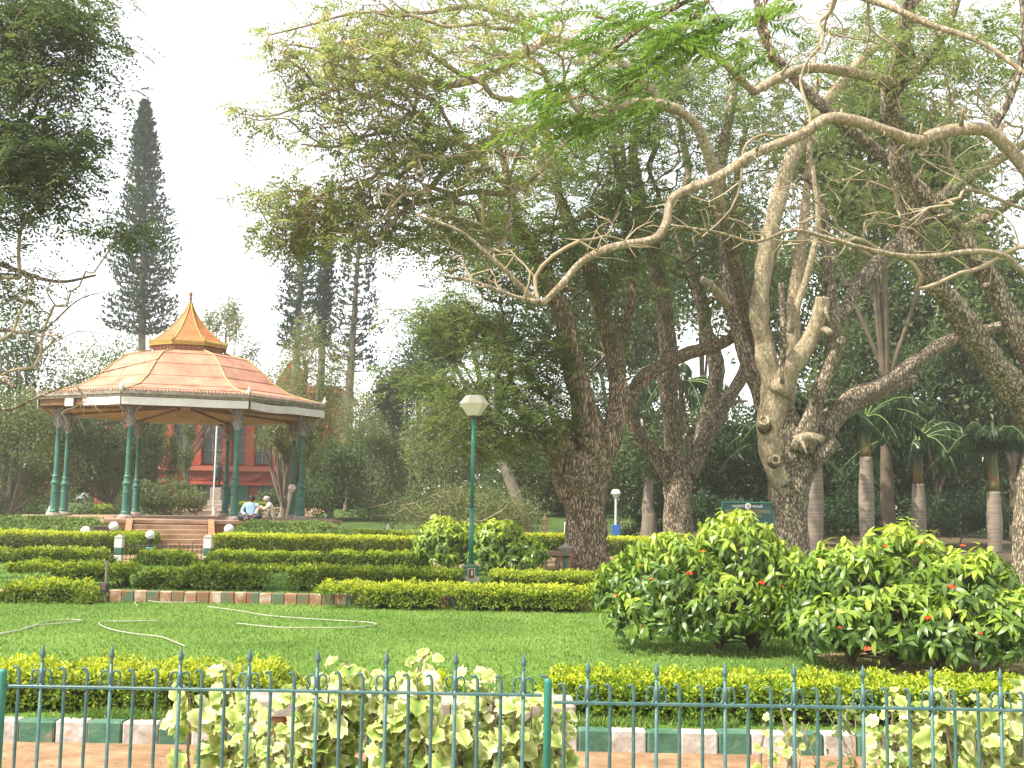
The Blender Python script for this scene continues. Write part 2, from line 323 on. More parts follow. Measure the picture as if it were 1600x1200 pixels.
# lawn material
def lawnmat(name, a, b, c):
    m, n, out = newmat(name); L = n.links.new
    tc = n.nodes.new('ShaderNodeTexCoord')
    n1 = n.nodes.new('ShaderNodeTexNoise'); n1.inputs['Scale'].default_value = .55; n1.inputs['Detail'].default_value = 5; L(tc.outputs['Object'], n1.inputs['Vector'])
    n2 = n.nodes.new('ShaderNodeTexNoise'); n2.inputs['Scale'].default_value = 28; n2.inputs['Detail'].default_value = 8; n2.inputs['Roughness'].default_value = .75; L(tc.outputs['Object'], n2.inputs['Vector'])
    mt = n.nodes.new('ShaderNodeMath'); mt.operation = 'MULTIPLY_ADD'; mt.inputs[1].default_value = .45; L(n1.outputs['Fac'], mt.inputs[0])
    m2 = n.nodes.new('ShaderNodeMath'); m2.operation = 'MULTIPLY'; m2.inputs[1].default_value = .55; L(n2.outputs['Fac'], m2.inputs[0]); L(m2.outputs[0], mt.inputs[2])
    cr = n.nodes.new('ShaderNodeValToRGB'); el = cr.color_ramp.elements; el[0].position = .36; el[0].color = rgba(a); el[1].position = .64; el[1].color = rgba(c); e = el.new(.5); e.color = rgba(b)
    L(mt.outputs[0], cr.inputs['Fac'])
    p = n.nodes.new('ShaderNodeBsdfPrincipled'); L(cr.outputs[0], p.inputs['Base Color']); p.inputs['Roughness'].default_value = .9; p.inputs['Specular IOR Level'].default_value = .1
    bp = n.nodes.new('ShaderNodeBump'); bp.inputs['Strength'].default_value = .8; bp.inputs['Distance'].default_value = .03; L(n2.outputs['Fac'], bp.inputs['Height']); L(bp.outputs[0], p.inputs['Normal'])
    L(p.outputs[0], out.inputs['Surface']); return m
MT['lawn'] = lawnmat('lawn_grass', (.06, .12, .02), (.11, .20, .035), (.18, .27, .06))
MT['field'] = lawnmat('rough_grass', (.03, .055, .014), (.06, .10, .025), (.11, .15, .045))
far_ys = np.concatenate([np.linspace(18.35, 48, 12), np.linspace(50, 74, 20), [90, 130, 200, 400, 615]])
sheet('ground', np.concatenate([[-395, -240, -100], np.linspace(-60, 70, 44), [120, 240, 395]]), far_ys, lambda X, Y: np.where(Y < 18.36, TZ, ground_z(X, Y)), MT['field'])
sheet('lawn', np.array([-200, -20, 0, 20, 200.]), np.array([8.5, 12, 18.36]), lambda X, Y: X*0, MT['lawn'])
sheet('front_path', np.array([-200, -10, 0, 10, 200.]), np.array([-60, 2, 8.46]), lambda X, Y: X*0-.13, MT['soil'])
o = sheet('terrace_lawn', np.array([-60, -10, 0, 10, 40.]), np.array([18.6, 24, 27.6]), lambda X, Y: X*0+TZ+.004, MT['lawn'])
sheet('garden_path', np.array([-60, -16, 0, 3.]), np.array([28.9, 32.2]), lambda X, Y: X*0+TZ+.006, MT['soil'])
sheet('grove_shade_floor', np.linspace(5, 40, 20), np.linspace(37, 60, 16), lambda X, Y: ground_z(X, Y)+.03-.4*np.clip((6.5-X)/1.5, 0, 1), MT['floor'])  # dark sheet over the grass, tree shade put into its colour
sheet('bed_soil', np.array([-60, 0, 5.5]), np.array([32.4, 37]), lambda X, Y: X*0+TZ+.004, MT['soil_dull'])
mnd = sheet('earth_mound', np.linspace(-24, -6, 19), np.linspace(47, 72, 20), lambda X, Y: ground_z(X, Y)+.05-.6*((abs((X+15)/8.5))**4), MT['soil_dull'])
sheet('bush_bed', np.linspace(2.0, 9, 8), np.linspace(10.6, 14.6, 6), lambda X, Y: .012-.5*(abs((X-5)/3.4)**6)-.2*(abs((Y-12.5)/2.1)**6), MT['soil_dull'])

# ---- kerbs: every painted block its own part
def kerb(name, label, boundaries, Y0, depth, z0, z1, mats, first, loc):
    t = thing(name, label, 'kerb', loc)
    for k in range(len(boundaries)-1):
        a, b = boundaries[k], boundaries[k+1]
        mb = MB(); j = rng.uniform(-.006, .006)
        mb.cbox(((a+b)/2, Y0+depth/2+j, (z0+z1)/2+rng.uniform(-.004, .004)), (b-a-.006, depth, z1-z0), .012)
        part('kerb_block', mb, MT[mats[(k+first) % 2]], t)
    return t
x28 = at(28, 1135, 8.4)[0]
kb = [x28+.2485*(k-18)+rng.uniform(-.012, .012) for k in range(19+34)]
kerb('front_kerb', 'concrete kerb painted in green and white blocks between red path and near hedge', kb, 8.40, .14, -.20, .02, ('kwhite', 'kgreen'), 1, (x28, 8.4, -.13))
xb0 = at(172, 930, 18.25)[0]
kb = [xb0+.195*k for k in range(-2, 30)]
kerb('back_kerb', 'stained green and white kerb at the far lawn edge, left of the low clipped hedge', kb, 18.2, .16, -.05, .17, ('kwhite_far', 'kgreen_far'), 0, (xb0, 18.2, 0))
mb = MB(); mb.cbox((kb[-1]+6.6, 18.3, .05), (13.1, .16, .2), .02)
single('terracotta_edging', 'unpainted terracotta edging running behind the feet of the low clipped hedge', 'edging', mb, MT['terra'], (kb[-1]+3, 18.3, 0))
mb = MB(); mb.cbox((kb[0]-6.6, 18.3, .05), (13.1, .16, .2), .02)
single('terracotta_edging', 'unpainted terracotta edging at the far left side of the lawn', 'edging', mb, MT['terra'], (kb[0]-3, 18.3, 0))

# ================================================================== FRONT FENCE
def scroll(pts, r=.0045): 
    return pts
def fence_panel(px0, px1, zr, first_px, orn0, label, posts):
    Yf = 5.0; z0 = -.13
    x0, x1 = at(px0, 1080, Yf)[0], at(px1, 1080, Yf)[0]
    t = thing('iron_fence', label, 'fence', ((x0+x1)/2, Yf, z0), 'iron fence panels along the path')
    rail = MB(); rail.cbox(((x0+x1)/2, Yf, zr), (x1-x0-.05, .022, .012), .003); part('rail', rail, MT['fence'], t)
    rail = MB(); rail.cbox(((x0+x1)/2, Yf, .02), (x1-x0-.05, .022, .012), .003); part('rail', rail, MT['fence'], t)
    sp = 35.1/F*Yf; n = int(round((px1-first_px)/35.1)); xs = at(first_px, 1080, Yf)[0]
    bar = hook = None
    pin = None
    def inst(src, x, jz=0, flip=False):
        o = src if src.get('used') is None else src.copy()
        if src.get('used') is None: src['used'] = 1
        else: COL.objects.link(o); o.parent = t
        o.location = (x-t.location.x, 0, jz)
        if flip: o.rotation_euler = (0, 0, PI)
        return o
    def loc_part(nm, mb, smooth=True):
        o = part(nm, mb, MT['fence'], t, smooth=smooth, local=True); return o
    zt = zr-z0
    # plain bar with a hooked tip
    mb = MB(); hk = [(0, 0, 0), (0, 0, zt*.5), (0, 0, zt+.045)]+[(.014-.014*math.cos(a), 0, zt+.045+.034*math.sin(a)) for a in np.linspace(.3, 2.3, 6)]
    R = [.0075]*3+[.0075, .007, .0065, .006, .0055, .005]; mb.tube(hk, R, 8); hook = loc_part('hooked_bar', mb)
    # bar carrying a spear and scrolls
    mb = MB(); mb.tube([(0, 0, 0), (0, 0, zt*.5), (0, 0, zt+.10)], .008, 8); spear = loc_part('spear_bar', mb)
    tip = MB(); tip.lathe([(.004, zt+.095), (.008, zt+.108), (.004, zt+.113), (.012, zt+.128), (.013, zt+.138), (.006, zt+.160), (.001, zt+.176)], 6); tp = loc_part('spear_tip', tip)
    sc = MB()
    for sgn in (-1, 1):
        # upper C scroll
        c = [(sgn*(.012+.020*(1-math.cos(a))*.5+.004), 0, zt+.055+.022*math.sin(a)) for a in (0,)]
        P = [(sgn*.007, 0, zt+.028)]+[(sgn*(.024-.0165*math.cos(a)), 0, zt+.050+.021*math.sin(a)) for a in np.linspace(-.2, PI*1.28, 10)]
        sc.tube(P, np.linspace(.0055, .004, len(P)), 6)
        P = [(sgn*.007, 0, zt+.036)]+[(sgn*(.026-.018*math.cos(a)), 0, zt+.020-.016*math.sin(a)) for a in np.linspace(-.4, PI*1.3, 10)]
        sc.tube(P, np.linspace(.0055, .004, len(P)), 6)
        sc.tube([(sgn*.005, 0, zt+.004), (sgn*.010, 0, zt+.03), (sgn*.006, 0, zt+.065)], .005, 6)
    sc.lathe([(.003, zt+.005), (.012, zt+.02), (.009, zt+.04), (.013, zt+.055), (.005, zt+.075)], 8)
    so_ = loc_part('scroll_ornament', sc)
    for k in range(n):
        x = xs+k*sp+rng.uniform(-.002, .002)
        if (k-orn0) % 3 == 0: inst(spear, x); inst(tp, x, rng.uniform(-.002, .002)); inst(so_, x)
        else: inst(hook, x, rng.uniform(-.004, .003), flip=((k-orn0) % 3 == 2))
    for pxp in posts:
        xp = at(pxp, 1080, Yf)[0]; mb = MB(); mb.lathe([(.0, 0), (.017, 0), (.017, zt+.055), (.0165, zt+.068), (.0, zt+.070)], 14, (0, 0, 0), caps=False)
        o = part('post', mb, MT['postgreen'], t, smooth=True, local=True); o.location = (xp-t.location.x, 0, 0)
    for o in (hook, spear, tp, so_):
        pass
    return t
fence_panel(3, 856, .800, 28, 1, 'blue-green iron fence panel left of the middle post, in front of the stone bench', (3, 856))
fence_panel(856, 1712, .772, 882, 1, 'blue-green iron fence panel right of the middle post, its rail set slightly lower', (1712,))

# ================================================================== BENCHES
def front_bench():
    a, b = at(385, 1090, 7.5)[0], at(897, 1095, 7.5)[0]; cx = (a+b)/2
    t = thing('stone_bench', 'long grey stone slab bench on the red path behind the cream-leaved plants', 'bench', (cx, 7.5, -.13))
    mb = MB(); mb.cbox((cx, 7.5, .325), (b-a, .40, .10), .014); part('seat', mb, MT['stone'], t)
    for s in (-1, 1):
        mb = MB(); x = cx+s*(b-a)*.40
        mb.cbox((x, 7.5, .07), (.13, .30, .40), .012); mb.cbox((x, 7.5, -.105), (.2, .36, .05), .01); part('leg', mb, MT['terra'], t)
front_bench()
def s_bench():
    c = gp(860, 893, TZ); cx, cy = c[0]+.05, c[1]
    t = thing('concrete_bench', 'orange-tan concrete bench with scrolled leg at the foot of the left big tree', 'bench', (cx, cy, TZ))
    mb = MB(); mb.cbox((cx-.05, cy, TZ+.44), (1.0, .45, .10), .02); part('seat', mb, MT['stair'], t)
    for s in (-1, 1):
        poly = [(.17, 0), (-.17, 0), (-.10, .05), (-.04, .13), (-.05, .22), (-.13, .28), (-.20, .33), (-.20, .39), (.22, .39), (.22, .30), (.16, .2), (.14, .1)]
        mb = MB(); mb.prism([(cx+s*.28+x*s*.9, TZ+z) for x, z in poly][::s], cy-.16, cy+.16); part('leg', mb, MT['terra'], t)
s_bench()

# ================================================================== LAMPS
MT['lampglass'] = surf('cream_lamp_glass', [(.3, (.66, .56, .42)), (.7, (.76, .68, .56))], 4, .25, 0, spec=.6)
MT['white'] = surf('white_paint', [(.3, (.60, .57, .52)), (.7, (.74, .72, .68))], 6, .6, .1)
MT['globe'] = surf('globe_glass', [(.3, (.60, .60, .58)), (.7, (.78, .78, .77))], 3, .08, 0, spec=.8)
MT['dark'] = surf('dark_iron', [(.3, (.02, .02, .018)), (.7, (.05, .045, .04))], 9, .5, .1)
MT['blue'] = flat('blue_paint', (.03, .12, .42))
MT['cream'] = flat('cream_paint', (.55, .47, .34))
MT['woodbrown'] = flat('brown_wood', (.10, .055, .035))
MT['plaque'] = flat('pale_plaque', (.52, .46, .36))
def main_lamp():
    b = gp(735, 910, TZ); bx, by = b[0], b[1]; t = thing('street_lamp', 'tall green lamp post with cream faceted lantern rising from a green and white plinth', 'lamp', (bx, by, TZ))
    hh = at(745, 650, by)[2]; top = at(745, 618, by)[2]
    mb = MB(); mb.lathe([(.165, TZ-.02), (.165, TZ+.13), (.160, TZ+.135)], 4, (bx, by, 0), rot=PI/4+.25); part('plinth_base', mb, MT['white'], t)
    # plinth: lower white band, upper green body, sloping top
    r = .235; mb = MB(); mb.lathe([(r, TZ-.02), (r, TZ+.13)], 4, (bx, by, 0), rot=PI/4+.12); part('plinth_band', mb, MT['kwhite'], t)
    mb = MB(); mb.lathe([(r-.003, TZ+.13), (r-.003, TZ+.31), (r+.02, TZ+.315), (r+.015, TZ+.325), (.06, TZ+.375)], 4, (bx, by, 0), rot=PI/4+.12); part('plinth', mb, MT['kgreen'], t)
    th = .12; d = .168
    def face(u, v, w_): 
        x, y = u*math.cos(th)+w_*math.sin(th), u*math.sin(th)-w_*math.cos(th); return (bx+x, by+y, TZ+v)
    mb = MB(); 
    for (u0, u1, v0, v1) in ((-.075, .075, .075, .09), (-.075, .075, .28, .295), (-.075, -.06, .09, .28), (.06, .075, .09, .28)):
        mb.hexa([face(u0, v0, d), face(u1, v0, d), face(u1, v0, d+.012), face(u0, v0, d+.012), face(u0, v1, d), face(u1, v1, d), face(u1, v1, d+.012), face(u0, v1, d+.012)])
    fr = part('picture_frame', mb, MT['cream'], t)
    mb = MB(); mb.hexa([face(-.06, .09, d-.005), face(.06, .09, d-.005), face(.06, .09, d+.004), face(-.06, .09, d+.004), face(-.06, .28, d-.005), face(.06, .28, d-.005), face(.06, .28, d+.004), face(-.06, .28, d+.004)])
    pic = part('picture', mb, MT['woodbrown'], fr)
    mb = MB(); mb.hexa([face(-.005, .15, d+.004), face(.03, .15, d+.004), face(.03, .15, d+.006), face(-.005, .15, d+.006), face(-.012, .25, d+.004), face(.035, .25, d+.004), face(.035, .25, d+.006), face(-.012, .25, d+.006)])
    part('picture_mount', mb, MT['cream'], fr)
    tx = at(745, 663, by)[0]-bx
    mb = MB(); P = [(bx+tx*0, by, TZ+.37), (bx, by, hh-1.9*0-.0)]; mb.tube([(bx, by, TZ+.36), (bx, by, TZ+1.5)], .048, 12); part('lower_pole', mb, MT['postgreen'], t, smooth=True)
    mb = MB(); mb.tube([(bx, by, TZ+1.5), (bx, by, TZ+1.53)], .052, 12); mb.tube([(bx, by, TZ+1.62), (bx, by, TZ+1.65)], .052, 12); part('joint_band', mb, MT['dark'], t)
    mb = MB(); mb.tube([(bx, by, TZ+1.49), (bx, by, hh-.02)], .040, 12); part('pole', mb, MT['postgreen'], t, smooth=True)
    mb = MB(); mb.lathe([(.045, hh-.05), (.10, hh-.03), (.105, hh), (.06, hh+.01)], 12, (bx, by, 0)); part('collar', mb, MT['woodbrown'], t)
    zm = at(745, 631, by)[2]; R = .30
    mb = MB(); mb.lathe([(.11, hh), (.135, hh+.01), (R, zm-.006)], 6, (bx, by, 0), rot=.1); part('lantern_bowl', mb, MT['lampglass'], t)
    mb = MB(); mb.lathe([(R+.006, zm-.006), (R+.006, zm+.004), (R*.60, top-.005), (R*.56, top)], 6, (bx, by, 0), rot=.1); part('lantern_cap', mb, MT['lampglass'], t)
main_lamp()
# distant white lamp on a blue box
def far_lamp():
    Y = 50; c = at(962, 832, Y); z0 = float(ground_z(c[0], Y)); t = thing('street_lamp', 'distant white lamp above a small blue box, seen between two big trunks', 'lamp', (c[0], Y, z0))
    x = c[0]; zt = at(962, 779, Y)[2]; zz = at(962, 765, Y)[2]; zb = at(962, 824, Y)[2]
    mb = MB(); mb.tube([(x, Y, z0), (x, Y, zt)], .05, 8); part('pole', mb, MT['white'], t)
    mb = MB(); mb.lathe([(.06, zt), (.22, (zt+zz)/2+.03), (.15, zz), (.05, zz+.01)], 8, (x, Y, 0)); part('lantern', mb, MT['white'], t)
    mb = MB(); mb.cbox((x, Y-.1, zb-.1), (.34, .3, .42), .01); part('equipment_box', mb, MT['blue'], t)
far_lamp()
def tilt_lamp():
    Y = 43.5; a = at(447, 818, Y); b = at(455, 769, Y); c = at(456, 757, Y); z0 = TZ
    t = thing('garden_lamp', 'short cream garden lamp on a leaning pole right of the seated people', 'lamp', (a[0], Y, z0))
    mb = MB(); mb.tube([(a[0]-.15, Y, z0), b], .05, 8); part('pole', mb, MT['cream'], t)
    mb = MB(); mb.lathe([(.07, b[2]), (.15, b[2]+.12), (.15, b[2]+.17), (.08, c[2]), (.02, c[2]+.01)], 6, (b[0]+.02, Y, 0)); part('lantern', mb, MT['lampglass'], t)
tilt_lamp()
def globe_lamp(px, py, Y, label, z0, foot):
    c = at(px, py, Y); t = thing('globe_lamp', label, 'lamp', (c[0], Y, z0), 'globe lamps in the garden')
    r = .115 if Y < 33 else .15
    mb = MB(); mb.lathe([(.02, c[2]-r), (r*.6, c[2]-r*.8), (r*.95, c[2]-r*.3), (r, c[2]), (r*.92, c[2]+r*.4), (r*.6, c[2]+r*.8), (r*.2, c[2]+r*.98)], 14, (c[0], Y, 0)); part('globe', mb, MT['globe'], t, smooth=True)
    mb = MB(); mb.lathe([(.05, c[2]-r-.08), (.09, c[2]-r-.04), (.10, c[2]-r*.85)], 10, (c[0], Y, 0)); part('collar', mb, MT['dark'], t)
    mb = MB(); mb.tube([(c[0], Y, z0), (c[0], Y, c[2]-r-.05)], .03, 8); part('pole', mb, MT['dark'], t)
    if foot:
        mb = MB(); mb.cbox((c[0], Y, z0+.28), (.17, .17, .26), .01); part('fuse_box', mb, MT['postgreen'], t)
    return t
globe_lamp(235, 836, 28.2, 'globe lamp on black pole with green box, in front of the little iron gate', TZ, True)
globe_lamp(134, 830, 33.6, 'globe lamp peeping over the left back hedge, the leftmost of the globe lamps', TZ, False)
globe_lamp(178, 823, 34.2, 'globe lamp beside the dark wooden box left of the steps', TZ, False)
globe_lamp(358, 827, 34.2, 'globe lamp behind the hedge right of the steps', TZ, False)
def bollard_lamp():
    Y = 28.0; c = at(884, 868, Y); x = c[0]; z = c[2]; t = thing('bollard_lamp', 'small green bollard lamp with glass lantern before the concrete bench', 'lamp', (x, Y, TZ))
    mb = MB(); mb.tube([(x, Y, TZ), (x, Y, z-.05)], .05, 10); part('pole', mb, MT['postgreen'], t)
    mb = MB(); mb.lathe([(.05, z-.06), (.1, z-.03), (.08, z)], 10, (x, Y, 0)); part('collar', mb, MT['dark'], t)
    mb = MB(); mb.lathe([(.09, z), (.20, z+.17), (.17, z+.19)], 8, (x, Y, 0)); part('lantern', mb, MT['stone'], t)
    mb = MB(); mb.lathe([(.20, z+.19), (.05, z+.26), (.02, z+.3)], 8, (x, Y, 0)); part('lantern_cap', mb, MT['stone'], t)
bollard_lamp()

# ================================================================== GATE, GATE POSTS, SMALL THINGS
def gate_post(px, label):
    Y = 28.9; c = at(px, 860, Y); x = c[0]; zt = at(px, 840, Y)[2]; t = thing('gate_post', label, 'post', (x, Y, TZ), 'gate posts by the steps')
    h = zt-TZ
    for a, b, m in ((0, .30, 'white'), (.30, .60, 'kgreen'), (.60, 1.0, 'white')):
        mb = MB(); mb.cbox((x, Y, TZ+h*(a+b)/2), (.19, .19, h*(b-a)-.002), .008); part('painted_band', mb, MT[m], t)
    mb = MB(); mb.lathe([(.15, zt), (.13, zt+.03), (.05, zt+.07), (.02, zt+.08)], 4, (x, Y, 0), rot=PI/4); part('cap', mb, MT['stone'], t)
gate_post(186, 'white and green banded gate post on the left side of the little iron gate')
gate_post(325, 'white and green banded gate post on the right side of the little iron gate')
def gate():
    Y = 28.95; x0, x1 = at(194, 860, Y)[0], at(318, 860, Y)[0]; zt = at(256, 846, Y)[2]
    t = thing('iron_gate', 'low dark iron gate of spiked bars between the banded posts', 'gate', ((x0+x1)/2, Y, TZ))
    for z in (TZ+.08, zt-.12): mb = MB(); mb.cbox(((x0+x1)/2, Y, z), (x1-x0, .02, .02), .004); part('rail', mb, MT['dark'], t)
    n = 18; src = None
    for k in range(n):
        x = x0+(x1-x0)*(k+.5)/n; hh = zt-TZ-(.09 if k % 3 else 0)
        if src is None:
            mb = MB(); mb.tube([(0, 0, .03), (0, 0, .6*(zt-TZ)), (0, 0, zt-TZ-.05)], .010, 5); mb.lathe([(.018, zt-TZ-.06), (.004, zt-TZ)], 5); src = o = part('bar', mb, MT['dark'], t, local=True)
        else: o = src.copy(); COL.objects.link(o); o.parent = t
        o.location = (x-t.location.x, 0, 0); o.scale = (1, 1, 1 if k % 3 == 0 else .88)
gate()
def field_box():
    Y = 17.9; c = at(164, 940, Y); x = c[0]; zt = at(164, 876, Y)[2]; zb0, zb1 = at(164, 924, Y)[2], at(164, 910, Y)[2]
    t = thing('junction_box', 'rusty dark junction box on a thin grey pole at the far lawn edge', 'electrical box', (x, Y, 0))
    mb = MB(); mb.tube([(x, Y, 0), (x, Y, zt)], .022, 8); part('pole', mb, MT['trunkfar'], t)
    mb = MB(); mb.cbox((x, Y-.05, (zb0+zb1)/2), (.12, .09, zb1-zb0), .008); bx = part('box', mb, MT['dark'], t)
    mb = MB(); mb.cbox((x, Y-.10, (zb0+zb1)/2), (.08, .012, .09), .003); part('door', mb, MT['woodbrown'], bx)
field_box()
def wood_box():
    Y = 34.6; c = at(160, 829, Y); t = thing('wooden_box', 'dark brown wooden box standing in the planting left of the steps', 'box', (c[0], Y, TZ))
    mb = MB(); mb.cbox((c[0], Y, c[2]), (.46, .3, .22), .01, rz=.05); part('box', mb, MT['woodbrown'], t)
    mb = MB(); mb.cbox((c[0], Y, c[2]+.12), (.50, .34, .025), .005, rz=.05); part('lid', mb, MT['woodbrown'], t)
    for s in (-1, 1): mb = MB(); mb.cbox((c[0]+s*.17, Y, (TZ+c[2]-.11)/2), (.06, .06, c[2]-.11-TZ), .005); part('leg', mb, MT['woodbrown'], t)
wood_box()
def hose(name, label, pts, r=.0075, y0=0):
    P = [gp(px, py, .02) for px, py in pts]; P = np.array(P)
    t = np.linspace(0, len(P)-1, len(P)*6); i = np.clip(t.astype(int), 0, len(P)-2); f = (t-i)[:, None]
    Pm = np.vstack([2*P[0]-P[1], P, 2*P[-1]-P[-2]])
    a, b, c, d = Pm[i], Pm[i+1], Pm[i+2], Pm[i+3]
    Q = .5*((2*b)+(-a+c)*f+(2*a-5*b+4*c-d)*f*f+(-a+3*b-3*c+d)*f**3); Q[:, 2] = .022
    mb = MB(); mb.tube(Q, r, 6); single(name, label, 'hose', mb, MT['hose'], Q[0], 'hoses on the lawn', smooth=True)
MT['hose'] = flat('hose_plastic', (.36, .36, .27))
hose('garden_hose', 'pale hose curling from the far left lawn edge to the left frame', [(-20, 995), (30, 985), (50, 978), (100, 974), (128, 970), (105, 968), (70, 971), (45, 981), (0, 990)])
hose('garden_hose', 'pale hose making a wide loop on the left lawn and ending near the front hedge', [(250, 970), (200, 971), (165, 971), (155, 975), (175, 984), (215, 991), (250, 995), (270, 1002), (290, 1010)])
hose('garden_hose', 'pale hose running across the middle of the lawn and doubling back', [(325, 948), (370, 954), (420, 962), (500, 968), (570, 972), (588, 976), (560, 980), (500, 981), (430, 980), (370, 974)])
hose('garden_hose', 'pale hose lying along the stained back kerb', [(215, 947), (211, 941), (225, 938), (250, 941), (300, 941), (330, 938)])
def sign():
    Y = 46; x0, x1 = at(1127, 800, Y)[0], at(1210, 800, Y)[0]; z1 = at(1168, 784, Y)[2]; z0 = at(1168, 830, Y)[2]; cx = (x0+x1)/2
    g = float(ground_z(cx, Y)); t = thing('notice_board', 'dark green notice board with white round crest and gold Kannada lettering behind the flowering bush', 'sign', (cx, Y, g))
    mb = MB(); mb.cbox((cx, Y, (z0+z1)/2), (x1-x0, .05, z1-z0), .006); part('board', mb, MT['signgreen'], t)
    mb = MB(); wd = x1-x0
    for a in ((cx, z1-.02, wd, .05), (cx, z0+.02, wd, .05)): mb.box((a[0], Y-.035, a[1]), (a[2], .02, a[3]))
    for x in (x0+.025, x1-.025): mb.box((x, Y-.034, (z0+z1)/2), (.05, .02, z1-z0-.1))
    part('frame', mb, MT['postgreen'], t)
    for s in (x0+.1, x1-.1): mb = MB(); mb.tube([(s, Y+.06, g), (s, Y+.06, z1)], .04, 8); part('leg', mb, MT['postgreen'], t)
    zc = at(1168, 791, Y)[2]
    mb = MB(); a = np.arange(20)*2*PI/20
    mb.add([(cx+.125*math.cos(q), Y-.03, zc+.125*math.sin(q)) for q in a]+[(cx+.125*math.cos(q), Y-.045, zc+.125*math.sin(q)) for q in a], [np.array([(i, (i+1) % 20, 20+(i+1) % 20, 20+i) for i in range(20)]), np.arange(20)+20])
    cr = part('crest', mb, MT['white'], t)
    mb = MB(); mb.tube([(cx+.07*math.cos(q), Y-.05, zc+.07*math.sin(q)) for q in np.linspace(0, 2*PI, 13)], .012, 4); mb.box((cx, Y-.05, zc), (.05, .01, .07)); part('crest_emblem', mb, MT['stone'], cr)
    def txt(s, x, z, size, m, width):
        cu = bpy.data.curves.new('lettering', 'FONT'); cu.body = s; cu.align_x = 'CENTER'; cu.align_y = 'CENTER'; cu.size = size; cu.resolution_u = 1
        o = bpy.data.objects.new('lettering', cu); COL.objects.link(o); bpy.context.view_layer.update()
        dg = bpy.context.evaluated_depsgraph_get(); me = bpy.data.meshes.new_from_object(o.evaluated_get(dg)); bpy.data.objects.remove(o)
        if not len(me.vertices): return
        co = np.zeros(len(me.vertices)*3, np.float32); me.vertices.foreach_get('co', co); co = co.reshape(-1, 3)
        wdt = max(1e-3, co[:, 0].max()-co[:, 0].min()); me.transform(Matrix.Scale(width/wdt, 4, (1, 0, 0)))
        me.materials.clear(); me.materials.append(m)
        o = bpy.data.objects.new('lettering', me); COL.objects.link(o); o.parent = t; o.location = (x-cx, -.034, z-g); o.rotation_euler = (PI/2, 0, 0)
    txt('ತೋಟಗಾರಿಕೆ', cx-.40, zc, .15, MT['white'], .46); txt('ಇಲಾಖೆ', cx+.37, zc, .15, MT['white'], .40)
    z2 = at(1168, 799, Y)[2]; txt('ಕಬ್ಬನ್ ಉದ್ಯಾನವನ ಬೆಂಗಳೂರು', cx, z2, .2, MT['gold'], 1.8)
    z3 = at(1168, 806, Y)[2]; txt('ಪ್ರವೇಶ ಸಮಯ', cx-.62, z3, .16, MT['white'], .6); txt('ಸೂಚನೆ', cx+.3, z3, .16, MT['gold'], .5)
MT['signgreen'] = flat('sign_green', (.012, .06, .06)); MT['gold'] = flat('gold_lettering', (.34, .25, .06))
sign()
def cone_marker():
    Y = 52; c = at(851, 824, Y); x = c[0]; g = float(ground_z(x, Y)); zt = at(850, 803, Y)[2]
    t = thing('garden_pillar', 'small pink stone pillar with pointed top beyond the yellow hedge left of the big trunk', 'pillar', (x, Y, g))
    h = zt-g; mb = MB(); mb.lathe([(.17, g), (.17, g+h*.3), (.12, g+h*.34), (.09, g+h*.75)], 8, (x, Y, 0)); part('shaft', mb, MT['pink'], t)
    mb = MB(); mb.lathe([(.13, g+h*.75), (.11, g+h*.8), (.02, g+h)], 8, (x, Y, 0)); part('cap', mb, MT['pink'], t)
MT['pink'] = flat('pink_stone', (.48, .27, .2))
cone_marker()
def small_marker(px, py, Y, h, m, label):
    c = at(px, py, Y); x = c[0]; mb = MB(); g = float(ground_z(x, Y)); mb.cbox((x, Y, (g+c[2])/2), (.13, .13, c[2]-g), .02); mb.lathe([(.09, c[2]), (.02, c[2]+.08)], 4, (x, Y, 0), rot=PI/4)
    single('marker_post', label, 'post', mb, MT[m], (x, Y, g), 'white marker posts')
small_marker(884, 818, 48, .4, 'white', 'white marker post showing at the left edge of the big reddish trunk')
small_marker(606, 822, 52, .4, 'white', 'tiny white marker post above the far yellow hedge left of the lamp')

# ================================================================== BANDSTAND
BY = 41.0; Bc = at(287, 700, BY); BX = Bc[0]; BR = math.atan2(-BX*-1*-1, BY)  # turned to face the viewer
BR = math.atan2(BX, BY)*-1
def bz(py): 
    yh = 789.1+(290-800)*math.tan(ROLL); return 1.6+(yh-py)*BY/F
PZ = .96
band = thing('bandstand', 'octagonal bandstand with orange sheet roof, yellow ribs and green iron columns on a terracotta platform', 'bandstand', (BX, BY, 0), rz=BR)
# local frame: -y faces the viewer; all coordinates below are local
MT['roof'] = surf('orange_roof_sheet', [(.30, (.27, .105, .06)), (.42, (.37, .17, .105)), (.56, (.41, .205, .135)), (.72, (.46, .27, .195))], 1.6, .6, .25, 9, stretch=(1, 1, 1), dist=.02, speck=(4.2, .64, (.27, .10, .06)))
MT['rooftop'] = surf('orange_cupola_sheet', [(.25, (.28, .085, .03)), (.55, (.40, .135, .045)), (.8, (.45, .19, .08))], 2, .6, .2, 9)
MT['yellow'] = surf('yellow_paint', [(.2, (.26, .19, .035)), (.7, (.42, .31, .06))], 6, .6, .2, 30, speck=(9, .66, (.45, .36, .24)))
MT['ribtan'] = surf('faded_yellow_rib', [(.3, (.25, .16, .06)), (.5, (.42, .29, .11)), (.7, (.50, .40, .24))], 3, .65, .2, 30)
MT['gutter'] = surf('mouldy_gutter', [(.2, (.10, .085, .06)), (.5, (.24, .21, .16)), (.8, (.42, .38, .31))], 6, .9, .5, 25, dist=.02)
MT['fascia'] = surf('white_fascia', [(.2, (.55, .52, .47)), (.7, (.76, .74, .71))], 2, .6, .1, 20)
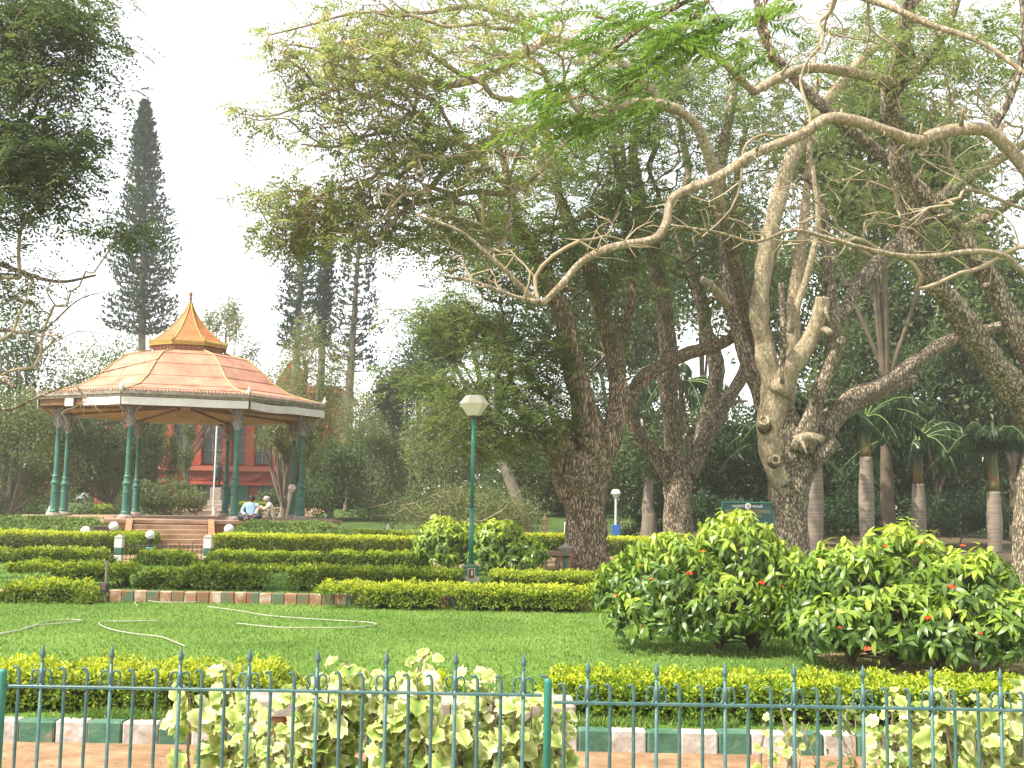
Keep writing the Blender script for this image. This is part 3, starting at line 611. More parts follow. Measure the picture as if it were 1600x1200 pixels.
MT['ceil'] = surf('ceiling_board', [(.2, (.24, .13, .06)), (.5, (.44, .27, .13)), (.8, (.58, .42, .22))], 1.6, .8, .2, 10, stretch=(1, 1, 1))
MT['ceildark'] = surf('ceiling_joist', [(.2, (.12, .06, .03)), (.8, (.25, .14, .07))], 3, .8, .2)
MT['capital'] = surf('grey_cast_iron', [(.3, (.14, .14, .13)), (.5, (.26, .26, .25)), (.7, (.38, .38, .37))], 12, .7, .4, 40, dist=.01)
MT['rust'] = surf('rusty_iron', [(.2, (.13, .06, .035)), (.8, (.28, .15, .09))], 9, .8, .3)
MT['column'] = surf('column_green_paint', [(.3, (.015, .075, .055)), (.5, (.028, .125, .092)), (.7, (.06, .175, .135))], 3, .5, .15, 30, spec=.5)
C8 = [(math.cos(-PI/2-PI/8+k*PI/4), math.sin(-PI/2-PI/8+k*PI/4)) for k in range(8)]
CF = 1/math.cos(PI/8)
def oct_pt(k, r, z): c = C8[k % 8]; return np.array([c[0]*r*CF, c[1]*r*CF, z])
def bpart(nm, mb, m, parent=None, smooth=False, kind=None, label=None): return part(nm, mb, m, parent or band, kind=kind, smooth=smooth, local=True, label=label)
RA = 4.70
ze = 4.90
prof = [(RA+.02, ze+.07), (4.18, bz(627)), (3.50, bz(618)), (2.96, bz(602)), (2.52, bz(582)), (2.02, bz(564)), (1.26, bz(554))]
for k in range(8):
    for j in range(len(prof)-1):
        (r0, z0), (r1, z1) = prof[j], prof[j+1]
        if j == 0: r0 -= .02
        nv = 3; mb = MB(); a0, b0 = oct_pt(k, r0, z0+.012), oct_pt(k+1, r0, z0+.012); a1, b1 = oct_pt(k, r1, z1), oct_pt(k+1, r1, z1)
        dz = np.array([0, 0, .03]); lift = rng.uniform(0, .012)
        a0 = a0+(b0-a0)*.004; b0 = b0-(b0-a0)*.004
        top = [a0+dz*(1+lift*20), b0+dz*(1+lift*20), b1+dz*.6, a1+dz*.6]; bot = [a0, b0, b1, a1]
        mb.hexa([tuple(p) for p in bot+top]); bpart('roof_panel', mb, MT['roof'])
cup = [(1.34, bz(541)), (.95, bz(528)), (.62, bz(514)), (.35, bz(498)), (.17, bz(485)), (.06, bz(472))]
for k in range(8):
    mb = MB()
    for j in range(len(cup)-1):
        (r0, z0), (r1, z1) = cup[j], cup[j+1]
        a0, b0, a1, b1 = oct_pt(k, r0, z0), oct_pt(k+1, r0, z0), oct_pt(k, r1, z1), oct_pt(k+1, r1, z1); dz = np.array([0, 0, -.02])
        mb.hexa([tuple(p) for p in [a0+dz, b0+dz, b1+dz, a1+dz, a0, b0, b1, a1]])
    bpart('cupola_panel', mb, MT['rooftop'])
    mb = MB(); P = [oct_pt(k, r, z+.05) for r, z in prof]; 
    # smooth the rib path
    mb.tube(P, [.03]*len(P), 6); bpart('rib', mb, MT['ribtan'], smooth=True)
    mb = MB(); mb.tube([oct_pt(k, r, z+.01) for r, z in cup], .026, 6); bpart('cupola_rib', mb, MT['yellow'], smooth=True)
    # neck panel with lattice, cornice under the cupola
    zA, zB = bz(554), bz(541)+.02
    a, b = oct_pt(k, 1.17, zA-.05), oct_pt(k+1, 1.17, zA-.05); h = np.array([0, 0, zB-zA+.05]); inn = np.array([a[0]*.97, a[1]*.97, a[2]]), np.array([b[0]*.97, b[1]*.97, b[2]])
    mb = MB(); mb.hexa([a, b, inn[1], inn[0], a+h, b+h, inn[1]+h, inn[0]+h]); nk = bpart('neck_panel', mb, MT['roof'])
    mb = MB(); u = (b-a); L = np.linalg.norm(u); 
    for i in range(6):
        p0 = a+u*(i+.1)/6; p1 = a+u*(i+.9)/6
        mb.tube([p0*[1.012, 1.012, 1]+h*.15, p1*[1.012, 1.012, 1]+h*.9], .012, 4); mb.tube([p1*[1.012, 1.012, 1]+h*.15, p0*[1.012, 1.012, 1]+h*.9], .012, 4)
    bpart('lattice', mb, MT['terra'], nk)
    a, b = oct_pt(k, 1.33, bz(542)-.06), oct_pt(k+1, 1.33, bz(542)-.06); h = np.array([0, 0, .12]); sc_ = np.array([.9, .9, 1])
    mb = MB(); mb.hexa([a, b, b*sc_, a*sc_, a+h, b+h, b*sc_+h, a*sc_+h]); bpart('cornice', mb, MT['yellow'])
    mb = MB(); u = b-a
    for i in range(12): q = a+u*(i+.5)/12+h; mb.lathe([(.03, 0), (.035, .03), (.008, .08)], 5, tuple(q*[.985, .985, 1]))
    bpart('cornice_cresting', mb, MT['yellow'], kind='stuff')
    mb = MB(); q = a*[.985, .985, 1]+h; mb.lathe([(.05, 0), (.055, .08), (.02, .12), (.035, .17), (.005, .24)], 6, tuple(q)); bpart('cornice_urn', mb, MT['yellow'])
mb = MB(); mb.lathe([(.09, bz(474)), (.10, bz(472)), (.05, bz(470)), (.04, bz(466)), (.07, bz(464)), (.03, bz(462)), (.06, bz(459)), (.07, bz(457)), (.05, bz(455)), (.015, bz(453)), (.012, bz(444)), (.003, bz(436))], 10)
bpart('finial', mb, MT['rust'], smooth=True)
# eaves: gutter, fascia, cresting, ceiling
for k in range(8):
    a, b = oct_pt(k, RA, ze), oct_pt(k+1, RA, ze); u = (b-a); ul = u/np.linalg.norm(u); n_ = np.array([(a+b)[0]/2, (a+b)[1]/2, 0]); n_ /= np.linalg.norm(n_)
    mb = MB()
    for (o0, o1, z0, z1) in ((-.16, .02, -.10, -.02), (-.12, .06, -.02, .04), (-.10, .03, .04, .075)):
        mb.hexa([a+n_*o0+[0, 0, z0], b+n_*o0+[0, 0, z0], b+n_*o1+[0, 0, z0], a+n_*o1+[0, 0, z0], a+n_*o0+[0, 0, z1], b+n_*o0+[0, 0, z1], b+n_*o1+[0, 0, z1], a+n_*o1+[0, 0, z1]])
    bpart('gutter', mb, MT['gutter'])
    mb = MB(); L = np.linalg.norm(u); nn = int(L/.11)
    for i in range(nn):
        q = a+u*(i+.5)/nn+n_*.02+[0, 0, .075]; hgt = .09+.02*(i % 2)+rng.uniform(-.015, .01)
        if rng.random() < .06: continue
        mb.lathe([(.028, 0), (.016, hgt*.4), (.026, hgt*.6), (.004, hgt)], 4, tuple(q))
    bpart('eave_cresting', mb, MT['gutter'], kind='stuff')
    mb = MB(); q = a+n_*0+[0, 0, .07]; mb.lathe([(.05, 0), (.03, .05), (.075, .12), (.075, .16), (.03, .19), (.035, .22), (.006, .30)], 8, tuple(q*[1.0, 1.0, 1])); bpart('eave_urn', mb, MT['fascia'], smooth=True)
    # fascia boards; the front-left side (k=7) has gaps
    segs = {7: [(0.0, .50, 0), (.50, .62, 2), (.62, .70, 1), (.70, .76, 2), (.76, .985, 0)], 1: [(0.0, .03, 2), (.03, .55, 1), (.55, 1.0, 0)]}.get(k, [(0, .5, 0), (.5, 1, 0)])
    if k == 7: segs = [(0.0, .34, 2), (.34, .44, 0), (.44, .56, 2), (.56, .985, 0)]
    if k == 6: segs = [(0, .3, 0), (.3, .62, 0), (.62, 1, 0)]
    for s0, s1, kind in segs:
        if kind == 2: continue
        sag = .045 if kind == 1 else rng.uniform(0, .012)
        mb = MB(); nseg = 6
        for i in range(nseg):
            t0, t1 = s0+(s1-s0)*i/nseg, s0+(s1-s0)*(i+1)/nseg
            d0, d1 = sag*math.sin(PI*i/nseg), sag*math.sin(PI*(i+1)/nseg)
            p0, p1 = a+u*t0, a+u*t1
            mb.hexa([p0+n_*-.02+[0, 0, -.36-d0], p1+n_*-.02+[0, 0, -.36-d1], p1+n_*.006+[0, 0, -.36-d1], p0+n_*.006+[0, 0, -.36-d0], p0+n_*-.02+[0, 0, -.11-d0], p1+n_*-.02+[0, 0, -.11-d1], p1+n_*.006+[0, 0, -.11-d1], p0+n_*.006+[0, 0, -.11-d0]])
        bpart('fascia_board', mb, MT['fascia'])
    # back beam behind the fascia
    mb = MB(); mb.hexa([a*.972+[0, 0, -.3+ze*.028], b*.972+[0, 0, -.3+ze*.028], b*.985+[0, 0, -.3+ze*.015], a*.985+[0, 0, -.3+ze*.015], a*.972+[0, 0, -.1+ze*.028], b*.972+[0, 0, -.1+ze*.028], b*.985+[0, 0, -.1+ze*.015], a*.985+[0, 0, -.1+ze*.015]]); bpart('eave_beam', mb, MT['ceildark'])
    # ceiling boards: rings rising to the middle
    nb = 12
    for j in range(nb):
        r0 = RA-.12-(RA-.6)*j/nb; r1 = RA-.12-(RA-.6)*(j+1)/nb+.03
        z0 = ze-.30+.30*(j/nb)**1.3; z1 = ze-.30+.30*((j+1)/nb)**1.3
        a0, b0, a1, b1 = oct_pt(k, r0, z0), oct_pt(k+1, r0, z0), oct_pt(k, r1, z1), oct_pt(k+1, r1, z1)
        mb = MB(); dz = np.array([0, 0, .02]); sg = np.array([0, 0, rng.uniform(-.03, .0)])
        mb.hexa([a0+sg, b0+sg*.5, b1+sg*.5, a1, a0+dz+sg, b0+dz+sg*.5, b1+dz+sg*.5, a1+dz]); bpart('ceiling_board', mb, MT['ceil'])
    mb = MB(); mb.tube([oct_pt(k, RA-.15, ze-.36), oct_pt(k, .5, ze-.06)], .05, 5); bpart('rafter', mb, MT['ceildark'])
# columns
RC = 4.02
for k in range(8):
    p = oct_pt(k, RC, 0); x, y = p[0], p[1]
    mb = MB(); mb.lathe([(.26, PZ), (.26, PZ+.08), (.20, PZ+.10), (.19, PZ+.14)], 12, (x, y, 0)); colb = bpart('column_base', mb, MT['stone'])
    z1 = 2.05; zg = bz(680); zc = ze-.32
    mb = MB(); mb.lathe([(.15, PZ+.14), (.155, PZ+.20), (.135, PZ+.24), (.13, z1-.28), (.15, z1-.26), (.128, z1-.24), (.126, z1-.04), (.16, z1), (.165, z1+.05), (.12, z1+.09), (.11, z1+.2), (.135, z1+.24), (.10, z1+.28), (.085, z1+.5), (.08, zg-.08), (.095, zg-.05), (.08, zg)], 14, (x, y, 0), caps=False)
    bpart('column', mb, MT['column'], smooth=False)
    mb = MB(); mb.lathe([(.09, zg), (.10, zg+.05), (.11, zg+.10), (.155, zg+.26), (.13, zg+.29), (.11, zg+.33)], 12, (x, y, 0)); capo = bpart('capital', mb, MT['capital'])
    mb = MB(); 
    for i in range(8):
        a = i*PI/4; d = np.array([math.cos(a), math.sin(a), 0]); c0 = np.array([x, y, 0])
        mb.tube([c0+d*.10+[0, 0, zg+.08], c0+d*.14+[0, 0, zg+.18], c0+d*.19+[0, 0, zg+.24], c0+d*.17+[0, 0, zg+.20]], [.02, .025, .02, .01], 5)
    bpart('capital_leaves', mb, MT['capital'], capo)
    mb = MB(); mb.cbox((x, y, (zg+.33+zc)/2), (.17, .17, zc-zg-.33), .02, rz=math.atan2(y, x)); bpart('column_block', mb, MT['capital'])
    mb = MB(); c0 = np.array([x, y, 0]); out_ = c0/np.linalg.norm(c0); tg = np.array([-out_[1], out_[0], 0])
    for d in (out_, -out_, tg, -tg):
        P = [c0+d*.09+[0, 0, zc-.42], c0+d*(.13)+[0, 0, zc-.28], c0+d*.22+[0, 0, zc-.12], c0+d*.36+[0, 0, zc-.03]]
        mb.tube(P, [.03, .028, .025, .03], 5); mb.tube([c0+d*.10+[0, 0, zc-.06], c0+d*.36+[0, 0, zc-.02]], .018, 4)
        mb.tube([c0+d*(.15+.05*math.cos(q))+[0, 0, zc-.13+.05*math.sin(q)] for q in np.linspace(0, 2*PI, 9)], .012, 4)
    bpart('bracket', mb, MT['capital'] if k not in (3, 4) else MT['rust'])
# platform
RP = 5.35
mb = MB(); V = [oct_pt(k, RP, 0) for k in range(8)]+[oct_pt(k, RP, PZ-.10) for k in range(8)]
mb.add(V, [np.array([(i, (i+1) % 8, 8+(i+1) % 8, 8+i) for i in range(8)]), np.arange(8)+8]); bpart('platform', mb, MT['terra'])
mb = MB(); V = [oct_pt(k, RP+.06, PZ-.10) for k in range(8)]+[oct_pt(k, RP+.06, PZ) for k in range(8)]
mb.add(V, [np.array([(i, (i+1) % 8, 8+(i+1) % 8, 8+i) for i in range(8)]), np.arange(8)+8, np.arange(8)[::-1]]); bpart('platform_slab', mb, MT['stair'])
# steps in front
nst = 6; sx = -.28
for j in range(nst):
    zt = PZ-.02-(PZ-TZ-.0)*(j+1)/(nst+1); y0 = -RP-.06-.30*j
    mb = MB(); mb.cbox((sx, y0-.16, zt/2+.01), (2.2, .31, zt), .012); bpart('step', mb, MT['stair'])
for s in (-1, 1):
    mb = MB(); mb.prism([(-.0, 0), (0, 0)], 0, 0) if False else None
    x0 = sx+s*1.2
    P = []
    for xx in (x0-.09, x0+.09): P.append([(xx, -RP-.05, 0), (xx, -RP-2.0, 0), (xx, -RP-2.0, .30), (xx, -RP-.05, PZ+.04)])
    mb.add(P[0]+P[1], [np.array([(0, 1, 2, 3), (7, 6, 5, 4), (0, 4, 5, 1), (1, 5, 6, 2), (2, 6, 7, 3), (3, 7, 4, 0)])]); bpart('cheek_wall', mb, MT['terra'])
def bw(x, y, z):  # bandstand local to world
    c, s_ = math.cos(BR), math.sin(BR); return np.array([BX+x*c-y*s_, BY+x*s_+y*c, z])
# plaque leaning at left
p = at(77, 808, 39.0); t = thing('stone_plaque', 'pale slanted stone plaque standing beside the leftmost bandstand column', 'plaque', (p[0], 39.0, TZ))
mb = MB(); zt = at(77, 787, 39.0)[2]; zb = at(77, 810, 39)[2]-.1
mb.hexa([(p[0]-.16, 38.8, zb), (p[0]+.10, 38.8, zb), (p[0]+.10, 39.1, zb), (p[0]-.16, 39.1, zb), (p[0]-.02, 39.0, zt-.08), (p[0]+.2, 39.0, zt), (p[0]+.2, 39.08, zt), (p[0]-.02, 39.08, zt-.08)]); part('tablet', mb, MT['plaque'], t)
mb = MB(); mb.cbox((p[0], 38.95, (TZ+zb)/2), (.3, .25, zb-TZ), .01); part('pedestal', mb, MT['stone'], t)

# ================================================================== RED BUILDING, STATUE, FLAGPOLE
MT['red'] = surf('red_plaster', [(.3, (.30, .042, .022)), (.5, (.42, .065, .035)), (.7, (.47, .11, .07))], .7, .8, .15, 6)
MT['redlight'] = flat('pale_red_trim', (.46, .12, .08)); MT['window'] = flat('dusty_window_glass', (.13, .14, .15), rough=.2); MT['doorgreen'] = flat('green_door', (.03, .12, .10))
def red_building():
    Y = 84.0; g = 1.3; xc = at(340, 700, Y)[0]; zx = lambda py: at(340, py, Y)[2]
    X = lambda px: at(px, 700, Y)[0]
    t = thing('red_building', 'large red plastered public building seen through the bandstand columns', 'building', (xc, Y, g))
    W0, W1 = X(150), X(520); ztop = zx(612); 
    mb = MB(); mb.box(((W0+W1)/2, Y+5.2, (g-1.5+ztop)/2), (W1-W0, 10, ztop-g+1.5)); part('wall', mb, MT['red'], t)
    mb = MB(); mb.box(((W0+W1)/2, Y+5, ztop+.25), (W1-W0+.8, 10.8, .5)); part('cornice', mb, MT['redlight'], t)
    mb = MB(); mb.prism([(W0+3, ztop+.5), (W1-3, ztop+.5), (X(440), ztop+2.6), (X(410), zx(604)), (X(230), ztop+2.6)], Y+2, Y+8); part('roof', mb, MT['red'], t)
    for z, h, m in ((zx(732), .35, 'redlight'), (zx(755), .22, 'red')): mb = MB(); mb.box(((W0+W1)/2, Y-.05, z), (W1-W0+.2, .6, h)); part('ledge', mb, MT[m], t)
    piers = [170, 200, 235, 265, 310, 356, 392, 430, 470, 505]
    for i, px in enumerate(piers):
        mb = MB(); x = X(px); mb.box((x, Y-.12, (zx(727)+zx(645))/2), (.62, .5, zx(645)-zx(727))); mb.box((x, Y-.14, zx(650)), (.85, .6, .25)); part('pier', mb, MT['red'], t)
    for i in range(len(piers)-1):
        a, b = X(piers[i])+.38, X(piers[i+1])-.38; c = (a+b)/2; hw = (b-a)/2
        poly = [(c-hw, zx(724)), (c+hw, zx(724)), (c+hw, zx(668))]+[(c+hw*math.cos(q), zx(668)+hw*math.sin(q)) for q in np.linspace(.4, PI-.4, 5)]+[(c-hw, zx(668))]
        mb = MB(); mb.prism(poly, Y+.02, Y+.19); wd = part('window', mb, MT['window'], t)
        mb = MB(); mb.box((c, Y-.03, (zx(724)+zx(662))/2), (.07, .08, zx(662)-zx(724))); 
        for q in (.33, .66): mb.box((c, Y-.028, zx(724)+(zx(662)-zx(724))*q), (hw*2, .07, .06))
        part('glazing_bars', mb, MT['capital'], wd)
    for px, hw in ((297, .55), (335, .62), (374, .55), (250, .55), (425, .55), (465, .5)):
        c = X(px); z0, z1 = g-.6, zx(757); poly = [(c-hw, z0), (c+hw, z0), (c+hw, z1)]+[(c+hw*math.cos(q), z1+hw*.7*math.sin(q)) for q in np.linspace(.4, PI-.4, 5)]+[(c-hw, z1)]
        mb = MB(); mb.prism(poly, Y+.03, Y+.19); dr = part('doorway', mb, MT['window'] if px != 374 else MT['doorgreen'], t)
        for s in (-1, 1): mb = MB(); mb.box((c+s*(hw+.12), Y+.0, (z0+z1)/2), (.18, .35, z1-z0)); part('door_column', mb, MT['doorgreen'], t)
    # dentil swags
    mb = MB()
    for i in range(46):
        px = 278+i*2.9; f = (px-278)/133; z = zx(741+7*abs(math.sin(f*PI*2.0))); mb.box((X(px), Y-.02, z), (.07, .3, .26))
    part('dentil_band', mb, MT['redlight'], t, kind='stuff')
    mb = MB(); P = [(X(278+i*2.9), Y-.08, zx(741+7*abs(math.sin(i*2.9/133*PI*2.0)))-.18) for i in range(46)]; mb.tube(P, .06, 4); part('swag_moulding', mb, MT['red'], t)
red_building()
# small red cabin seen under the left eave
Y = 70; c = at(82, 662, Y); mb = MB(); mb.box((c[0], Y, c[2]/2+.4), (.85, .85, c[2]+.3)); mb.lathe([(.72, c[2]+.5), (.1, c[2]+1.0)], 4, (c[0], Y, 0), rot=PI/4)
single('red_turret', 'slim red brick turret showing just under the left eave of the bandstand', 'turret', mb, MT['red'], (c[0], Y, 1.0))
MT['bronze'] = flat('dark_bronze', (.015, .022, .022))
def statue():
    Y = 66; c = at(338, 790, Y); x = c[0]; g = float(ground_z(x, Y)); t = thing('statue', 'dark bronze standing statue on a stepped stone pedestal before the red building', 'statue', (x, Y, g))
    zs = at(338, 762, Y)[2]; z1 = at(338, 722, Y)[2]
    mb = MB(); h = zs-g; mb.cbox((x, Y, g+h*.12), (1.25, 1.25, h*.25), .03); mb.cbox((x, Y, g+h*.32), (.95, .95, h*.15), .03); mb.cbox((x, Y, g+h*.70), (.62, .62, h*.6), .03); part('pedestal', mb, MT['stone'], t)
    hb = z1-zs; k = hb/1.70; x_ = x
    mb = MB()
    mb.tube([(x-.12*k, Y, zs), (x-.13*k, Y, zs+.45*k), (x-.10*k, Y, zs+.9*k)], [.07*k, .085*k, .11*k], 8); mb.tube([(x+.14*k, Y-.05, zs), (x+.13*k, Y, zs+.45*k), (x+.10*k, Y, zs+.9*k)], [.07*k, .085*k, .11*k], 8)
    mb.tube([(x, Y, zs+.5*k), (x, Y, zs+.85*k), (x, Y, zs+1.1*k), (x, Y, zs+1.40*k), (x, Y, zs+1.5*k), (x, Y, zs+1.55*k)], [.36*k, .29*k, .25*k, .29*k, .12*k, .07*k], 10)
    mb.tube([(x-.21*k, Y, zs+1.42*k), (x-.3*k, Y-.05, zs+1.15*k), (x-.22*k, Y-.2, zs+.95*k)], [.07*k, .055*k, .04*k], 7); mb.tube([(x+.21*k, Y, zs+1.42*k), (x+.28*k, Y, zs+1.15*k), (x+.33*k, Y-.1, zs+.9*k)], [.07*k, .055*k, .04*k], 7)
    mb.lathe([(.05*k, zs+1.5*k), (.09*k, zs+1.58*k), (.105*k, zs+1.66*k), (.07*k, zs+1.75*k), (.02*k, zs+1.77*k)], 10, (x, Y, 0)); part('figure', mb, MT['bronze'], t, smooth=True)
statue()
Y = 60; a = at(333, 790, Y); b = at(336, 655, Y); g = float(ground_z(a[0], Y))
t = thing('flagpole', 'thin white pole rising beside the statue', 'pole', (a[0], Y, g)); mb = MB(); mb.tube([(a[0], Y, g), (a[0]+.02, Y, b[2]+2)], .045, 8); part('pole', mb, MT['white'], t)
mb = MB(); mb.lathe([(.06, b[2]+2), (.08, b[2]+2.05), (.02, b[2]+2.15)], 8, (a[0]+.02, Y, 0)); part('finial', mb, MT['white'], t)
# white plastic chair by the statue
Y = 55; c = at(343, 789, Y); x = c[0]; g = float(ground_z(x, Y))+.05; t = thing('garden_chair', 'white garden chair left of the near bandstand column', 'chair', (x, Y, g))
mb = MB(); mb.cbox((x, Y, g+.42), (.44, .42, .04), .01); part('seat', mb, MT['white'], t)
mb = MB(); mb.cbox((x-.2, Y, g+.68), (.04, .42, .48), .01); part('backrest', mb, MT['white'], t)
for sx_, sy_ in ((-1, -1), (1, -1), (-1, 1), (1, 1)): mb = MB(); mb.tube([(x+sx_*.2, Y+sy_*.18, g), (x+sx_*.18, Y+sy_*.16, g+.41)], .022, 6); part('leg', mb, MT['white'], t)
# ================================================================== PEOPLE
MT['skin'] = flat('brown_skin', (.20, .095, .055)); MT['hair'] = flat('black_hair', (.012, .010, .010)); MT['greyhair'] = flat('grey_hair', (.32, .29, .27))
MT['shirtblue'] = surf('blue_shirt', [(.3, (.22, .36, .52)), (.7, (.34, .48, .64))], 6, .8, .2, 20); MT['khaki'] = surf('khaki_cloth', [(.3, (.50, .42, .30)), (.7, (.66, .58, .45))], 6, .85, .2, 20)
MT['navy'] = flat('navy_cloth', (.02, .025, .05)); MT['redcloth'] = flat('red_cloth', (.42, .045, .04))
def person(label, loc, rz, J, E, mats, hair, group='people resting on the bandstand'):
    """J: name -> (x,y,z,radius); E: (a,b,material index); pelvis first"""
    t = thing('person', label, 'person', loc, group, rz=rz)
    names = list(J); me = bpy.data.meshes.new('body'); me.from_pydata([J[n][:3] for n in names], [(names.index(a), names.index(b)) for a, b, m in E], [])
    o = bpy.data.objects.new('body', me); COL.objects.link(o); md = o.modifiers.new('skin', 'SKIN'); md.use_smooth_shade = True
    for i, n in enumerate(names): sv = me.skin_vertices[0].data[i]; sv.radius = (J[n][3], J[n][3]*(J[n][4] if len(J[n]) > 4 else 1)); sv.use_root = (i == 0)
    sb = o.modifiers.new('subd', 'SUBSURF'); sb.levels = 2; sb.render_levels = 2
    bpy.context.view_layer.update(); dg = bpy.context.evaluated_depsgraph_get(); m2 = bpy.data.meshes.new_from_object(o.evaluated_get(dg)); bpy.data.objects.remove(o)
    m2.name = 'body'; m2.materials.clear()
    for m in mats: m2.materials.append(MT[m])
    A = np.array([J[a][:3] for a, b, m in E]); B = np.array([J[b][:3] for a, b, m in E]); Mi = [m for a, b, m in E]
    for p in m2.polygons:
        c = np.array(p.center); u = B-A; tt = np.clip(((c-A)*u).sum(1)/((u*u).sum(1)+1e-9), 0, 1); d = np.linalg.norm(A+u*tt[:, None]-c, axis=1); p.material_index = Mi[int(d.argmin())]
    b = bpy.data.objects.new('body', m2); COL.objects.link(b); b.parent = t
    hx, hy, hz = J['head'][:3]; fx, fy, fz = J['face'][:3]; f = Vector((fx-hx, fy-hy, 0)).normalized() if (fx-hx or fy-hy) else Vector((0, -1, 0))
    mb = MB(); prof_ = [(.06, -.07), (.105, -.01), (.112, .04), (.09, .09), (.05, .118), (.01, .125)]; mb.lathe(prof_, 12, (hx-f.x*.022, hy-f.y*.022, hz+.015)); part('hair', mb, MT[hair], t, smooth=True, local=True)
    mb = MB(); c = Vector((hx, hy, hz))+f*.10; mb.lathe([(.018, -.03), (.016, -.01), (.006, .03)], 5, (c.x, c.y, c.z)); part('nose', mb, MT['skin'], t, local=True)
    for s in (-1, 1):
        sd = Vector((-f.y, f.x, 0))*s; mb = MB(); c = Vector((hx, hy, hz))+sd*.092; mb.lathe([(.01, -.03), (.02, 0), (.012, .03)], 5, (c.x, c.y, c.z)); part('ear', mb, MT['skin'], t, local=True)
    return t
def sit_cross():
    J = dict(pelvis=(0, 0, .11, .16, .8), belly=(0, 0, .26, .15, .75), chest=(0, -.01, .43, .17, .7), neck=(0, -.01, .575, .055), head=(0, -.02, .68, .088), face=(0, -.045, .685, .080), crown=(0, -.02, .74, .075))
    E = [('pelvis', 'belly', 1), ('belly', 'chest', 1), ('chest', 'neck', 1), ('neck', 'head', 0), ('head', 'crown', 0), ('head', 'face', 0)]
    for s, n in ((-1, 'l'), (1, 'r')):
        J['hip'+n] = (s*.11, -.04, .10, .10); J['knee'+n] = (s*.36, -.34, .15, .075); J['ank'+n] = (-s*.04, -.48-.04*(s > 0), .07, .045); J['toe'+n] = (-s*.17, -.50-.05*(s > 0), .05, .035)
        E += [('pelvis', 'hip'+n, 2), ('hip'+n, 'knee'+n, 2), ('knee'+n, 'ank'+n, 2), ('ank'+n, 'toe'+n, 0)]
        J['sh'+n] = (s*.19, -.01, .50, .075); J['el'+n] = (s*.29, -.07, .29, .05); J['wr'+n] = (s*.15, -.30, .22, .03); J['ha'+n] = (s*.09, -.37, .19, .035)
        E += [('chest', 'sh'+n, 1), ('sh'+n, 'el'+n, 1), ('el'+n, 'wr'+n, 1), ('wr'+n, 'ha'+n, 0)]
        for q in range(4): J['f%d' % q+n] = (s*(.05-.02*q+.02), -.44+.01*q, .165, .010); E.append(('ha'+n, 'f%d' % q+n, 0))
    return J, E
def sit_knees():
    J = dict(pelvis=(0, 0, .13, .16, .85), belly=(0, -.05, .28, .16, .8), chest=(0, -.13, .46, .165, .8), neck=(0, -.22, .575, .06), head=(0, -.29, .655, .09), face=(0, -.335, .64, .075), crown=(0, -.29, .73, .075))
    E = [('pelvis', 'belly', 1), ('belly', 'chest', 1), ('chest', 'neck', 1), ('neck', 'head', 0), ('head', 'crown', 0), ('head', 'face', 0)]
    for s, n in ((-1, 'l'), (1, 'r')):
        J['hip'+n] = (s*.11, -.05, .13, .11); J['knee'+n] = (s*.12, -.50, .46-.04*(s > 0), .085); J['ank'+n] = (s*.12, -.62, .08, .05); J['toe'+n] = (s*.13, -.80, .045, .04)
        E += [('pelvis', 'hip'+n, 2), ('hip'+n, 'knee'+n, 2), ('knee'+n, 'ank'+n, 2), ('ank'+n, 'toe'+n, 0)]
        J['sh'+n] = (s*.19, -.15, .50, .08); J['el'+n] = (s*.23, -.34, .36, .05); J['wr'+n] = (s*.10, -.55, .45, .03); J['ha'+n] = (s*.06, -.60, .47, .035)
        E += [('chest', 'sh'+n, 1), ('sh'+n, 'el'+n, 1), ('el'+n, 'wr'+n, 0), ('wr'+n, 'ha'+n, 0)]
        for q in range(4): J['f%d' % q+n] = (s*(.02+.015*q), -.66, .45-.01*q, .010); E.append(('ha'+n, 'f%d' % q+n, 0))
    return J, E
yp = 36.75
J, E = sit_cross(); p = at(392, 810, yp); person('person in a light blue shirt sitting cross-legged on the bandstand edge facing the lawn', (p[0], yp, PZ), .1, J, E, ['skin', 'shirtblue', 'navy'], 'hair')
J, E = sit_knees(); p = at(429, 812, yp); person('person in cream clothes sitting with drawn-up knees and turned to the left', (p[0], yp, PZ), -PI/2+.15, J, E, ['skin', 'khaki', 'khaki'], 'greyhair')
yq = 46.6; J, E = sit_cross(); p = at(347, 812, yq); person('person in dark red seated low behind the bandstand platform, only head and shoulders showing', (p[0], yq, .36), .2, J, E, ['skin', 'redcloth', 'redcloth'], 'hair')
p = at(376, 808, yp-.4); t = thing('bag', 'red and black bag lying beside the person in the blue shirt', 'bag', (p[0], yp, PZ))
mb = MB(); mb.tube([(p[0]-.17, yp, PZ+.07), (p[0]-.12, yp, PZ+.08), (p[0]+.14, yp, PZ+.08), (p[0]+.18, yp, PZ+.07)], [.04, .085, .085, .04], 10); part('bag_body', mb, MT['dark'], t, smooth=True)
mb = MB(); mb.tube([(p[0]-.06, yp-.01, PZ+.15), (p[0]+.02, yp, PZ+.17), (p[0]+.14, yp, PZ+.16)], [.05, .09, .05], 10); part('bag_flap', mb, MT['redcloth'], t, smooth=True)
mb = MB(); mb.tube([(p[0]-.1+.07*math.cos(a), yp-.02, PZ+.14+.09*math.sin(a)) for a in np.linspace(0, PI, 7)], .012, 5); part('handle', mb, MT['dark'], t)

